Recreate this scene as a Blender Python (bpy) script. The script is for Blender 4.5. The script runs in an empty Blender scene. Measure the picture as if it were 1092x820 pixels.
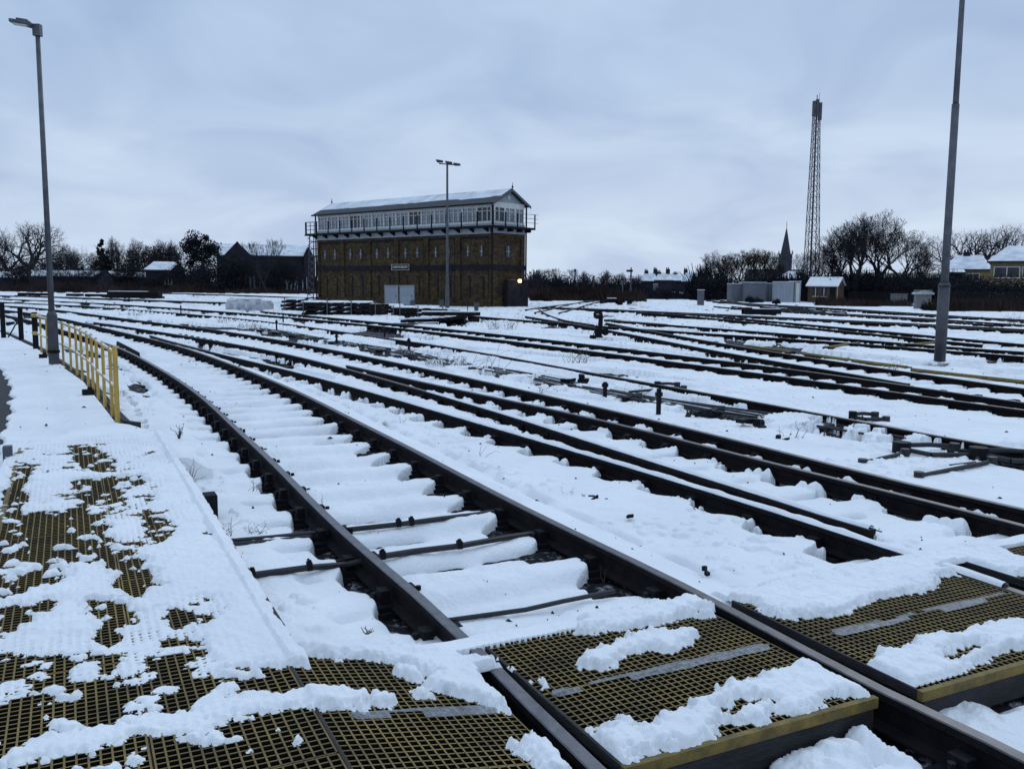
import bpy, math, random
import numpy as np
from mathutils import Vector, Matrix
random.seed(7)
rng = np.random.RandomState(11)
scene = bpy.context.scene
COL = scene.collection
PI = math.pi
# ------------------------------------------------------------------ camera
F, HY, ROLL, CH = 950.0, 301.5, 0.008, 1.8
pitch = math.atan((410 - HY) / F)
fw = np.array([0, math.cos(pitch), -math.sin(pitch)])
r0 = np.array([1.0, 0, 0]); u0 = np.cross(r0, fw)
cr = r0 * math.cos(ROLL) + u0 * math.sin(ROLL)
cu = -r0 * math.sin(ROLL) + u0 * math.cos(ROLL)
cd = bpy.data.cameras.new('camera'); cam = bpy.data.objects.new('camera', cd); COL.objects.link(cam)
cd.sensor_width = 36; cd.lens = 36 * F / 1092; cd.clip_start = 0.05; cd.clip_end = 6000
m = Matrix(((cr[0], cu[0], -fw[0], 0), (cr[1], cu[1], -fw[1], 0), (cr[2], cu[2], -fw[2], CH), (0, 0, 0, 1)))
cam.matrix_world = m
scene.camera = cam

def ray(x, y): return fw + cr * (x - 546) / F + cu * (410 - y) / F
def gp(x, y, z=0.0):
    d = ray(x, y); t = (z - CH) / d[2]
    return np.array([d[0] * t, d[1] * t])
def at(x, y, Y):
    """world point seen in direction (x, y) at forward distance Y"""
    d = ray(x, y); t = Y / d[1]
    return (d[0] * t, Y, CH + d[2] * t)

# ------------------------------------------------------------------ object helpers
def tag(o, label=None, cat=None, group=None, kind=None):
    if label: o['label'] = label
    if cat: o['category'] = cat
    if group: o['group'] = group
    if kind: o['kind'] = kind
    return o
def empty(name, loc=(0, 0, 0), rz=0.0):
    o = bpy.data.objects.new(name, None); COL.objects.link(o)
    o.location = loc; o.rotation_euler = (0, 0, rz); o.empty_display_size = 0.2
    return o
def kids(o): return [c for c in COL.objects if c.parent == o]
def copy_tree(o, loc=None, rz=None, sc=None, parent=None):
    c = o.copy(); COL.objects.link(c)
    if parent is not None: c.parent = parent
    if loc is not None: c.location = loc
    if rz is not None: c.rotation_euler = (0, 0, rz)
    if sc is not None: c.scale = sc if hasattr(sc, '__len__') else (sc, sc, sc)
    for k in o.children: copy_tree(k, parent=c)
    return c

class MB:
    def __init__(s): s.v = []; s.f = []; s.m = []
    def add(s, vs, fs, mi=0):
        b = len(s.v); s.v += [tuple(p) for p in vs]
        for f in fs: s.f.append(tuple(i + b for i in f)); s.m.append(mi)
    def box(s, x0, x1, y0, y1, z0, z1, mi=0):
        s.add([(x0,y0,z0),(x1,y0,z0),(x1,y1,z0),(x0,y1,z0),(x0,y0,z1),(x1,y0,z1),(x1,y1,z1),(x0,y1,z1)],
              [(0,3,2,1),(4,5,6,7),(0,1,5,4),(1,2,6,5),(2,3,7,6),(3,0,4,7)], mi)
    def cbox(s, c, sx, sy, sz, rz=0, mi=0, tilt=0):
        co, si = math.cos(rz), math.sin(rz); vs = []
        for dz in (-.5, .5):
            for dx, dy in ((-.5,-.5),(.5,-.5),(.5,.5),(-.5,.5)):
                X, Y, Z = dx*sx, dy*sy, dz*sz
                Z2 = Z + X*math.sin(tilt); X2 = X*math.cos(tilt)
                vs.append((c[0]+X2*co-Y*si, c[1]+X2*si+Y*co, c[2]+Z2))
        s.add(vs, [(0,3,2,1),(4,5,6,7),(0,1,5,4),(1,2,6,5),(2,3,7,6),(3,0,4,7)], mi)
    def tube(s, a, b, ra, rb=None, n=8, caps=True, mi=0):
        rb = ra if rb is None else rb
        a = Vector(a); b = Vector(b); d = (b - a)
        if d.length < 1e-6: return
        d.normalize(); u = d.orthogonal().normalized(); w = d.cross(u)
        vs = []
        for p, r in ((a, ra), (b, rb)):
            for k in range(n):
                t = 2*PI*k/n + .3; vs.append(p + (u*math.cos(t) + w*math.sin(t))*r)
        fs = [(k, (k+1) % n, n+(k+1) % n, n+k) for k in range(n)]
        if caps: fs += [tuple(range(n-1, -1, -1)), tuple(range(n, 2*n))]
        s.add(vs, fs, mi)
    def path(s, pts, r, n=6, mi=0):
        for a, b in zip(pts[:-1], pts[1:]): s.tube(a, b, r, r, n, True, mi)
    def sweep(s, line, prof, closed=True, caps=True, mi=0, mis=None):
        """sweep profile [(d,z)] along polyline [(x,y,z)]; d>0 = right-hand side of travel"""
        P = np.array(line, float); n = len(prof)
        T = np.gradient(P[:, :2], axis=0); T /= np.linalg.norm(T, axis=1)[:, None] + 1e-12
        vs = []
        for p, t in zip(P, T):
            for d, z in prof: vs.append((p[0]+t[1]*d, p[1]-t[0]*d, p[2]+z))
        b = len(s.v); s.v += vs
        for i in range(len(P)-1):
            for k in range(n if closed else n-1):
                k2 = (k+1) % n
                s.f.append((b+i*n+k, b+i*n+k2, b+(i+1)*n+k2, b+(i+1)*n+k)); s.m.append(mis[k] if mis else mi)
        if caps and closed:
            s.f.append(tuple(b+k for k in range(n-1, -1, -1))); s.m.append(mi)
            s.f.append(tuple(b+(len(P)-1)*n+k for k in range(n))); s.m.append(mi)
    def build(s, name, mat, parent=None, loc=None, rz=None, smooth=False, bevel=0):
        me = bpy.data.meshes.new(name); me.from_pydata(s.v, [], s.f)
        mats = mat if isinstance(mat, (list, tuple)) else [mat]
        for q in mats: me.materials.append(q)
        if len(mats) > 1: me.polygons.foreach_set('material_index', s.m)
        if smooth: me.polygons.foreach_set('use_smooth', [True]*len(s.f))
        me.update()
        o = bpy.data.objects.new(name, me); COL.objects.link(o)
        if parent is not None: o.parent = parent
        if loc is not None: o.location = loc
        if rz is not None: o.rotation_euler = (0, 0, rz)
        if bevel:
            b = o.modifiers.new('bevel', 'BEVEL'); b.width = bevel; b.segments = 2; b.limit_method = 'ANGLE'
        return o

# ------------------------------------------------------------------ materials
MATS = {}
def mat(name, col, rough=0.7, metal=0.0, var=0.0, vscale=5.0, bump=0.0, bscale=40.0, col2=None, emit=None, spec=0.5, stretch=None, trans=0):
    m = bpy.data.materials.new(name); m.use_nodes = True; nt = m.node_tree; N = nt.nodes; L = nt.links
    b = N['Principled BSDF']; b.inputs['Roughness'].default_value = rough; b.inputs['Metallic'].default_value = metal
    b.inputs['Specular IOR Level'].default_value = spec
    b.inputs['Base Color'].default_value = (*col, 1)
    if trans: b.inputs['Alpha'].default_value = 1 - trans
    if emit: b.inputs['Emission Color'].default_value = (*emit[:3], 1); b.inputs['Emission Strength'].default_value = emit[3]
    tc = N.new('ShaderNodeTexCoord'); src = tc.outputs['Object']
    if stretch:
        mp = N.new('ShaderNodeMapping'); mp.inputs['Scale'].default_value = stretch; L.new(src, mp.inputs[0]); src = mp.outputs[0]
    if var or col2:
        nz = N.new('ShaderNodeTexNoise'); nz.inputs['Scale'].default_value = vscale; nz.inputs['Detail'].default_value = 6; nz.inputs['Roughness'].default_value = .65
        L.new(src, nz.inputs['Vector'])
        rp = N.new('ShaderNodeValToRGB'); rp.color_ramp.elements[0].position = .36; rp.color_ramp.elements[1].position = .64
        c2 = col2 if col2 else tuple(c*(1-var) for c in col)
        c1 = col if col2 else tuple(min(1, c*(1+var)) for c in col)
        rp.color_ramp.elements[0].color = (*c2, 1); rp.color_ramp.elements[1].color = (*c1, 1)
        L.new(nz.outputs['Fac'], rp.inputs[0]); L.new(rp.outputs[0], b.inputs['Base Color'])
    if bump:
        n2 = N.new('ShaderNodeTexNoise'); n2.inputs['Scale'].default_value = bscale; n2.inputs['Detail'].default_value = 5
        L.new(src, n2.inputs['Vector'])
        bp = N.new('ShaderNodeBump'); bp.inputs['Strength'].default_value = bump; bp.inputs['Distance'].default_value = .02
        L.new(n2.outputs['Fac'], bp.inputs['Height']); L.new(bp.outputs[0], b.inputs['Normal'])
    MATS[name] = m
    return m
snow = mat('snow', (.86, .87, .89), .75, col2=(.78, .79, .82), vscale=1.1, bump=.5, bscale=34, spec=.2)
snow_far = mat('snow_roof', (.62, .65, .70), .8, var=.22, vscale=.7, spec=.2)
snow_slush = mat('snow_thin', (.34, .38, .46), .5, var=.35, vscale=14, bump=.5, bscale=60)
ice = mat('ice_streak', (.34, .37, .42), .35, trans=.55, var=.45, vscale=22, bump=.4, bscale=50)
ballast = mat('ballast', (.30, .31, .34), .95, vscale=16, bump=1.0, bscale=25, spec=.2, col2=(.012, .012, .015))
q_ = [n for n in ballast.node_tree.nodes if n.type == 'VALTORGB'][0].color_ramp; q_.elements[0].position = .54; q_.elements[1].position = .66
gritm = mat('grit', (.02, .02, .023), .95, var=.4, vscale=8)
steel_rust = mat('rail_rust', (.015, .012, .012), .8, var=.45, vscale=9, bump=.3, bscale=60, col2=(.006, .006, .008), spec=.10)
steel_head = mat('rail_head', (.13, .125, .135), .42, metal=.4, var=.25, vscale=12, stretch=None)
steel_dull = mat('rail_head_dull', (.085, .078, .08), .45, metal=.3, var=.35, vscale=8)
timber = mat('sleeper_timber', (.010, .009, .010), .9, var=.4, vscale=7, bump=.6, bscale=30, spec=.2)
blackm = mat('black_iron', (.007, .007, .010), .65, var=.3, vscale=12, spec=.15)
rodm = mat('rod_steel', (.014, .014, .018), .6, metal=.1, var=.4, vscale=10)
grate_side = mat('grating_hole_shade', (.012, .010, .009), .9, spec=.1)  # near-black bar sides: shade down in the grating holes put into colour
grate = mat('grating_yellow', (.25, .175, .052), .7, var=.35, vscale=3, col2=(.11, .08, .032), bump=.2, bscale=80, spec=.3)
nosing = mat('nosing_yellow', (.24, .165, .042), .7, col2=(.11, .08, .03), vscale=9, bump=.2, bscale=70, spec=.3)
board = mat('edge_board', (.018, .016, .018), .8, var=.5, vscale=6, bump=.4, bscale=30, stretch=(1, 1, 5))
yellow = mat('fence_yellow', (.46, .29, .052), .5, var=.18, vscale=7)
galv = mat('galvanised', (.085, .09, .105), .55, metal=.3, var=.25, vscale=5)
galv_dark = mat('pole_steel', (.06, .06, .07), .6, metal=.2, var=.3, vscale=4)
plaint = mat('pale_paint', (.60, .60, .58), .6, var=.08, vscale=2)
cabm = mat('cabinet_grey', (.27, .30, .34), .55, var=.1, vscale=1.5)
glass_d = mat('window_glass', (.03, .035, .045), .2, metal=.0, spec=.35, var=.5, vscale=.9)
glass_l = mat('pale_glass', (.15, .175, .215), .15, spec=.9, var=.5, vscale=.7)
slate = mat('slate', (.022, .024, .030), .7, var=.3, vscale=1.5)
conc = mat('concrete', (.16, .16, .165), .9, var=.2, vscale=4)
tarm = mat('tarmac', (.035, .035, .038), .95, var=.5, vscale=20, bump=1, bscale=40)
barkm = mat('bark', (.013, .012, .014), .95, var=.3, vscale=3)
twigm = mat('twigs', (.026, .025, .030), .95, var=.3, vscale=.5, spec=.1)
twigred = mat('russet_twigs', (.038, .026, .024), .95, var=.4, vscale=.25, spec=.1)
twigolive = mat('olive_twigs', (.042, .035, .024), .95, var=.4, vscale=.3, spec=.1)
leafd = mat('dark_needles', (.011, .014, .017), .95, var=.4, vscale=1.0, spec=.1)
ivy = mat('ivy_twigs', (.017, .018, .024), .95, var=.4, vscale=.6, spec=.1)  # tone lifted and blued to paint in distance haze
darkbrick = mat('dark_brick', (.020, .019, .025), .95, spec=.1, var=.3, vscale=2)  # brick colour lightened towards blue, imitating haze over the far walls
render_y = mat('ochre_wall', (.22, .16, .075), .85, var=.15, vscale=1)
hutb = mat('hut_brick', (.085, .050, .027), .9, var=.3, vscale=4)
bagm = mat('white_bag', (.38, .40, .43), .6, var=.35, vscale=3)
weedm = mat('dead_weed', (.050, .038, .030), .95, var=.4, vscale=6)
spirem = mat('spire_stone', (.022, .024, .032), .9)
lampm = mat('lit_lamp', (.9, .8, .6), .5, emit=(1.0, .78, .48, 9.0))

def brick_mat():
    m = bpy.data.materials.new('box_brick'); m.use_nodes = True; nt = m.node_tree; N = nt.nodes; L = nt.links
    b = N['Principled BSDF']; b.inputs['Roughness'].default_value = .9; b.inputs['Specular IOR Level'].default_value = .2
    tc = N.new('ShaderNodeTexCoord'); sp = N.new('ShaderNodeSeparateXYZ'); L.new(tc.outputs['Object'], sp.inputs[0])
    ad = N.new('ShaderNodeMath'); L.new(sp.outputs[0], ad.inputs[0]); L.new(sp.outputs[1], ad.inputs[1])
    cb = N.new('ShaderNodeCombineXYZ'); L.new(ad.outputs[0], cb.inputs[0]); L.new(sp.outputs[2], cb.inputs[1])
    br = N.new('ShaderNodeTexBrick'); L.new(cb.outputs[0], br.inputs[0])
    br.inputs['Scale'].default_value = 1; br.inputs['Brick Width'].default_value = .24; br.inputs['Row Height'].default_value = .16
    br.inputs['Mortar Size'].default_value = .012
    br.inputs['Color1'].default_value = (.125, .082, .032, 1); br.inputs['Color2'].default_value = (.050, .035, .021, 1)
    br.inputs['Mortar'].default_value = (.028, .024, .024, 1)
    nz = N.new('ShaderNodeTexNoise'); nz.inputs['Scale'].default_value = 1.0; nz.inputs['Detail'].default_value = 8; nz.inputs['Roughness'].default_value = .75
    L.new(tc.outputs['Object'], nz.inputs[0])
    rp = N.new('ShaderNodeValToRGB'); rp.color_ramp.elements[0].position = .38; rp.color_ramp.elements[0].color = (.22, .22, .28, 1)
    rp.color_ramp.elements[1].position = .62; rp.color_ramp.elements[1].color = (1, 1, 1, 1); L.new(nz.outputs['Fac'], rp.inputs[0])
    mx = N.new('ShaderNodeMix'); mx.data_type = 'RGBA'; mx.blend_type = 'MULTIPLY'; mx.inputs[0].default_value = .62
    L.new(br.outputs[0], mx.inputs[6]); L.new(rp.outputs[0], mx.inputs[7]); L.new(mx.outputs[2], b.inputs['Base Color'])
    return m
brickm = brick_mat()

# ------------------------------------------------------------------ world + sun
w = bpy.data.worlds.new('World'); scene.world = w; w.use_nodes = True
nt = w.node_tree; N = nt.nodes; L = nt.links; N.clear()
out = N.new('ShaderNodeOutputWorld'); bg = N.new('ShaderNodeBackground'); L.new(bg.outputs[0], out.inputs[0])
SUN_EL, SUN_AZ = math.radians(34), math.radians(28)
sky = N.new('ShaderNodeTexSky'); sky.sky_type = 'NISHITA'; sky.sun_disc = False; sky.sun_elevation = SUN_EL; sky.sun_rotation = SUN_AZ
sky.air_density = 1.2; sky.dust_density = 1.5
tc = N.new('ShaderNodeTexCoord'); sep = N.new('ShaderNodeSeparateXYZ'); L.new(tc.outputs['Generated'], sep.inputs[0])
# cloud deck coordinates: project the direction on a flat layer overhead
zc = N.new('ShaderNodeMath'); zc.operation = 'MAXIMUM'; L.new(sep.outputs[2], zc.inputs[0]); zc.inputs[1].default_value = 0
za = N.new('ShaderNodeMath'); za.operation = 'ADD'; L.new(zc.outputs[0], za.inputs[0]); za.inputs[1].default_value = .30
dv = N.new('ShaderNodeVectorMath'); dv.operation = 'DIVIDE'; L.new(tc.outputs['Generated'], dv.inputs[0])
cz = N.new('ShaderNodeCombineXYZ'); [L.new(za.outputs[0], cz.inputs[i]) for i in range(3)]; L.new(cz.outputs[0], dv.inputs[1])
mp = N.new('ShaderNodeMapping'); mp.inputs['Location'].default_value = (1.3, .4, 0); mp.inputs['Scale'].default_value = (1, 1, .0); L.new(dv.outputs[0], mp.inputs[0])
nz = N.new('ShaderNodeTexNoise'); nz.inputs['Scale'].default_value = 2.3; nz.inputs['Detail'].default_value = 6; nz.inputs['Roughness'].default_value = .48
nz.inputs['Distortion'].default_value = .8; L.new(mp.outputs[0], nz.inputs[0])
gr = N.new('ShaderNodeValToRGB'); L.new(sep.outputs[2], gr.inputs[0]); e = gr.color_ramp.elements
e[0].position = 0.0; e[0].color = (.575, .695, .87, 1); e[1].position = .75; e[1].color = (.60, .78, 1, 1)
q = e.new(.11); q.color = (.52, .645, .83, 1); q = e.new(.23); q.color = (.425, .56, .77, 1); q = e.new(.34); q.color = (.415, .55, .765, 1); q = e.new(.5); q.color = (.52, .69, .95, 1)
cr_ = N.new('ShaderNodeValToRGB'); L.new(nz.outputs['Fac'], cr_.inputs[0])
cr_.color_ramp.elements[0].position = .32; cr_.color_ramp.elements[0].color = (.86, .875, .93, 1)
cr_.color_ramp.elements[1].position = .68; cr_.color_ramp.elements[1].color = (1.16, 1.13, 1.08, 1)
mx = N.new('ShaderNodeMix'); mx.data_type = 'RGBA'; mx.blend_type = 'MULTIPLY'; mx.inputs[0].default_value = 1
L.new(gr.outputs[0], mx.inputs[6]); L.new(cr_.outputs[0], mx.inputs[7])
sc_ = N.new('ShaderNodeMix'); sc_.data_type = 'RGBA'; sc_.blend_type = 'MULTIPLY'; sc_.inputs[0].default_value = 1
L.new(sky.outputs[0], sc_.inputs[6]); sc_.inputs[7].default_value = (.08, .08, .08, 1)
m2 = N.new('ShaderNodeMix'); m2.data_type = 'RGBA'; m2.inputs[0].default_value = .97
L.new(sc_.outputs[2], m2.inputs[6]); L.new(mx.outputs[2], m2.inputs[7]); L.new(m2.outputs[2], bg.inputs[0]); bg.inputs[1].default_value = 1.0
sd = bpy.data.lights.new('sun', 'SUN'); sd.energy = .50; sd.angle = math.radians(18); sd.color = (.90, .95, 1.0)
so = bpy.data.objects.new('sun', sd); COL.objects.link(so)
sdir = Vector((math.sin(SUN_AZ)*math.cos(SUN_EL), math.cos(SUN_AZ)*math.cos(SUN_EL), math.sin(SUN_EL)))
so.rotation_euler = sdir.to_track_quat('Z', 'Y').to_euler()
vs = scene.view_settings; vs.view_transform = 'Standard'; vs.look = 'None'; vs.gamma = 1; vs.exposure = 0; vs.use_curve_mapping = False
scene.cycles.max_bounces = 6; scene.cycles.diffuse_bounces = 3

# ------------------------------------------------------------------ noise
def vnoise(x, y, seed=0):
    xi = np.floor(x).astype(np.int64); yi = np.floor(y).astype(np.int64); xf = x-xi; yf = y-yi
    def h(a, b):
        n = (a*374761393 + b*668265263 + seed*974634777) & 0x7fffffff
        n = ((n ^ (n >> 13))*1274126177) & 0x7fffffff
        return ((n ^ (n >> 16)) & 0xffff)/65535.0
    u = xf*xf*(3-2*xf); v = yf*yf*(3-2*yf)
    return (h(xi, yi)*(1-u)+h(xi+1, yi)*u)*(1-v)+(h(xi, yi+1)*(1-u)+h(xi+1, yi+1)*u)*v
def fbm(x, y, oct=3, seed=0):
    s = 0; a = 1; t = 0
    for k in range(oct):
        s = s+a*vnoise(x*2**k, y*2**k, seed+k); t += a; a *= .5
    return s/t
def sstep(x, a, b):
    t = np.clip((x-a)/(b-a), 0, 1); return t*t*(3-2*t)

# ------------------------------------------------------------------ rails (traced in the photograph, back-projected on the rail-top plane)
PX = dict(
R1=[(0,330),(33,333.5),(73,340.5),(114,350.5),(158,360.5),(182,366),(210,374.5),(240,386),(273,398),(313,415),(343,429),(363,441),(398,457.5),(433,475),(480,500),(550,537.5),(600,561),(650,586),(696,606),(746,630),(805,664),(930,730),(1054,788)],
P=[(160,357.5),(182,364),(213,372),(240,378.5),(273,386),(335.5,401),(378,413),(423,425),(463,437.5),(498,447.5),(546,461),(596,476),(646,490),(696,505),(746,520),(796,536),(869,557.5),(919,575),(976,592.5),(1076,627)],
Q=[(100,343.5),(140,349),(198,358),(240,365),(273,370),(323,381),(373,394),(423,407.5),(473,422.5),(546,443),(621,468),(696,492),(819,529),(881,550),(931,564)],
M=[(370,389.5),(423,401),(473,412.5),(546,427),(608,440),(671,454),(721,467),(771,480),(819,493),(894,510),(969,529),(1019,541),(1092,560)],
N=[(0,325.6),(54,329),(88,333.7),(140,341),(213,349),(273,358),(335.5,369),(373,376.5),(423,386.5),(463,395),(498,402.5),(546,413),(646,436),(696,447.5),(746,460),(819,476.5),(869,491),(919,504),(969,516),(1019,526),(1092,542.5)],
Z1=[(94,326.5),(150,331),(210,335),(242,338.5),(300,344),(335,349.5),(410,360),(480,370),(556,383),(621,396),(671,404),(721,413.5),(796,426),(860,438),(931,452),(969,459),(1031,470),(1092,480)],
T3n=[(0,318.5),(108,323),(150,326),(196,328.8),(242.6,332.5),(300,337),(339,341),(397,346.5),(420,349),(464,354),(508,359),(552,364.5),(621,373),(671,379.5),(721,386),(819,399),(894,409),(969,420.5),(1092,437)],
T3f=[(280,332),(346,338),(420,345),(520,355),(546,358),(621,366),(696,375.5),(746,381.5),(819,390),(894,400),(980,413),(1092,429)],
U=[(560,337),(600,343.5),(646,351),(696,361),(746,371),(819,384),(894,396),(969,409)],
W=[(646,344),(678,350),(721,357.5),(751,363),(819,374.5),(894,386),(969,396.5),(1044,407.5),(1092,414)],
A1=[(490,335.5),(546,340.5),(621,346),(671,350),(746,355),(819,359.5),(881,363),(914,366),(994,372.5),(1092,380)],
A2=[(646,341),(708,346),(819,354),(904,361),(994,368.5),(1092,375)],
B1=[(700,333),(758,336.5),(817,341.5),(856,345.5),(944,353),(1009,359.5),(1092,367)],
B2=[(574,328),(633,329.8),(677,332),(720,334.3),(819,338.5),(919,343.5),(994,347.5),(1092,353)],
C1=[(760,322),(819,325.5),(919,331),(994,337),(1092,342)],
D1=[(780,326.5),(819,330),(930,336),(1009,340.5),(1092,346.5)],
V1=[(698,312.5),(730,317),(770,322),(819,327.5),(880,332.5)],
V2=[(698,312.5),(677,316),(640,319),(619,321.5),(594,328),(570,333)],
V3=[(690,313.5),(655,318.5),(619,322.5),(585,326.5),(560,330)],
V4=[(574,327),(577,333),(597,341),(633,346)],
F1=[(0,310.3),(80,311),(160,312.2),(240,314.5),(330,318)],
F2=[(0,315),(60,317),(124,319.4),(240,323.3)],
F3=[(0,322),(44,324),(94,326.5)],
)
def smooth_line(pts, step=.5, sig=2.5, extend=0.0):
    P = np.array(pts, float); 
    s = np.r_[0, np.cumsum(np.hypot(*np.diff(P, axis=0).T))]
    n = max(8, int(s[-1]/step)); t = np.linspace(0, s[-1], n)
    X = np.c_[np.interp(t, s, P[:, 0]), np.interp(t, s, P[:, 1])]
    # smoothing width grows with distance from the camera, where the tracing is coarser
    O = X.copy()
    for i in range(n):
        sg = max(.4, min(9.0, np.hypot(*X[i])*0.10))*sig/2.5
        sg = min(sg, max(.05, t[i]/1.8), max(.05, (t[-1]-t[i])/1.8))
        wgt = np.exp(-.5*((t-t[i])/sg)**2); O[i] = (wgt[:, None]*X).sum(0)/wgt.sum()
    if extend:
        d = O[-1]-O[-4]; d /= np.linalg.norm(d); k = int(extend/step)
        O = np.r_[O, O[-1]+d*step*np.arange(1, k+1)[:, None]]
    return O
def offs(X, d):
    T = np.gradient(X, axis=0); T /= np.linalg.norm(T, axis=1)[:, None]
    return X+np.c_[T[:, 1], -T[:, 0]]*d      # d>0: right-hand side of travel = the camera's side
RL = {}
for k, v in PX.items():
    RL[k] = smooth_line([gp(*p) for p in v], extend={'R1': 3.5, 'P': 3, 'M': 3, 'N': 3, 'T3n': 6, 'T3f': 6, 'W': 6}.get(k, 0))
RL['L1'] = offs(RL['R1'], 1.505)
RL['F1b'] = offs(RL['F1'], 1.505*-1); RL['F2b'] = offs(RL['F2'], -1.505)
RL['C2'] = offs(RL['C1'], -1.505); RL['D2'] = offs(RL['D1'], 1.505); RL['V1b'] = offs(RL['V1'], -1.505)
RL['V2b'] = offs(RL['V2'], -1.505); RL['B2b'] = offs(RL['B2'], -1.505); RL['B1b'] = offs(RL['B1'], 1.505)

def arclen(X): return np.r_[0, np.cumsum(np.hypot(*np.diff(X, axis=0).T))]
def sleepers_on(C, spacing=.72, phase=0.0, smin=0, smax=1e9):
    s = arclen(C); T = np.gradient(C, axis=0); T /= np.linalg.norm(T, axis=1)[:, None]
    ss = np.arange(phase, s[-1], spacing); ss = ss[(ss >= smin) & (ss <= smax)]
    return [(np.interp(q, s, C[:, 0]), np.interp(q, s, C[:, 1]), np.interp(q, s, T[:, 0]), np.interp(q, s, T[:, 1])) for q in ss]
# sleepers of the measured tracks
C1_ = offs(RL['R1'], .75); sl1 = sleepers_on(C1_, .72, .30)
C2_ = offs(RL['N'], .75); sl2 = sleepers_on(C2_, .70, .2)
CP = offs(RL['P'], -.75); slP = sleepers_on(CP, .72, .1)
C3 = offs(RL['T3n'], -.75); sl3 = sleepers_on(C3, .72, .2)
CW = offs(RL['W'], .72); slW = sleepers_on(CW, .72, .2)
CA = offs(RL['A1'], -.7); slA = sleepers_on(CA, .75, .2)
CB = offs(RL['B1'], .7); slB = sleepers_on(CB, .75, .2)
SLP = dict(R1=sl1, L1=sl1, P=slP, Q=sl2, M=sl2, N=sl2, T3n=sl3, T3f=sl3, U=slW, W=slW, A1=slA, A2=slA, B1=slB)

# crossing frame: u across the tracks, v along them (away from the camera)
CA_, SA_ = math.cos(math.radians(26.5)), math.sin(math.radians(26.5))
def uv(x, y): return x*CA_+y*SA_, -x*SA_+y*CA_
def xy(u, v): return u*CA_-v*SA_, u*SA_+v*CA_
V0, V1 = 2.62, 3.88          # front and back edge of the crossing boards
WU0, WU1, WV1 = -.46, .86, 9.9   # walkway grating
WZ = .14
def deck_z(u, v):
    z = np.where(u < .77, WZ, np.where(u > 1.60, 0.0, WZ*(1.60-u)/.83))
    return z

# ------------------------------------------------------------------ snow height field
FENCE_PX = [(-60,343),(0,353),(40,371),(60,385),(90,406),(105,424),(112,433),(125,450),(140,452)]
KERB = np.array([gp(x, y, .05) for x, y in FENCE_PX])
TAR = [gp(x, y, .05) for x, y in [(-80,372),(0,391),(10,402),(15,424),(10,440),(4,462),(-4,490),(-40,540)]]+[np.array([-9.0, 5.0]), np.array([-26.0, 9.0]), np.array([-30.0, 30.0])]
def in_poly(x, y, poly):
    c = np.zeros(x.shape, bool); n = len(poly); j = n-1
    for i in range(n):
        xi, yi = poly[i]; xj, yj = poly[j]
        q = ((yi > y) != (yj > y)) & (x < (xj-xi)*(y-yi)/(yj-yi+1e-12)+xi); c ^= q; j = i
    return c
def poly_sd(x, y, poly):
    """signed distance to polygon, positive inside"""
    d = np.full(x.shape, 1e9); n = len(poly)
    for i in range(n):
        ax, ay = poly[i]; bx, by = poly[(i+1) % n]; ex, ey = bx-ax, by-ay; L2 = ex*ex+ey*ey+1e-12
        t = np.clip(((x-ax)*ex+(y-ay)*ey)/L2, 0, 1); d = np.minimum(d, np.hypot(x-ax-t*ex, y-ay-t*ey))
    return np.where(in_poly(x, y, poly), d, -d)
def line_field(X, Y, Pl, half):
    """for every point near polyline: (index, signed distance (>0 right-hand), arc length)"""
    s = arclen(Pl); best = np.full(X.size, 1e9); sg = np.zeros(X.size); ss = np.zeros(X.size)
    for i in range(len(Pl)-1):
        a = Pl[i]; b = Pl[i+1]
        x0, x1 = min(a[0], b[0])-half, max(a[0], b[0])+half; y0, y1 = min(a[1], b[1])-half, max(a[1], b[1])+half
        j0, j1 = ROWS(y0, y1)
        idx = np.nonzero((X[j0:j1] > x0) & (X[j0:j1] < x1) & (Y[j0:j1] > y0) & (Y[j0:j1] < y1))[0]+j0
        if not idx.size: continue
        d = b-a; L2 = d@d; px = X[idx]-a[0]; py = Y[idx]-a[1]
        t = np.clip((px*d[0]+py*d[1])/L2, 0, 1); qx = px-t*d[0]; qy = py-t*d[1]; dd = np.hypot(qx, qy)
        k = dd < best[idx]; ii = idx[k]; best[ii] = dd[k]
        sg[ii] = np.sign(px*d[1]-py*d[0])[k]*dd[k]; ss[ii] = s[i]+t[k]*math.sqrt(L2)
    idx = np.nonzero(best < half)[0]
    return idx, sg[idx], ss[idx]
# polar grid round the viewing place: fine steps near, coarse far
rr = [1.6]
while rr[-1] < 1800:
    r = rr[-1]
    st = max(.014, .46*r*r/1700)
    if r > 34: st = min(st, .62) if r < 130 else (r*.02 if r < 400 else r*.12)
    rr.append(r+st)
rr = np.array(rr); NT = 1600
th = np.r_[np.linspace(math.radians(-68), math.radians(-41.2), 50), np.linspace(math.radians(-41), math.radians(38), NT-90), np.linspace(math.radians(38.5), math.radians(62), 40)]
RR, TH = np.meshgrid(rr, th, indexing='ij')
GX = (RR*np.sin(TH)).ravel(); GY = (RR*np.cos(TH)).ravel(); GR = RR.ravel()
def ROWS(y0, y1):
    # rows whose radius can reach y0..y1 (cos >= .36)
    a = np.searchsorted(rr, max(0, y0)); b = np.searchsorted(rr, max(0.01, y1)/.36)
    return max(0, a-1)*NT, min(len(rr), b+1)*NT
print('grid', len(rr), NT)
fine = GR < 60
H = np.full(GX.size, -.085)
H += .05*(fbm(GX*.35, GY*.35, 2, 3)-.5)
H[fine] += .040*(fbm(GX[fine]*1.9, GY[fine]*1.9, 3, 5)-.5)+.013*(fbm(GX[fine]*11, GY[fine]*11, 3, 9)-.5)
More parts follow.
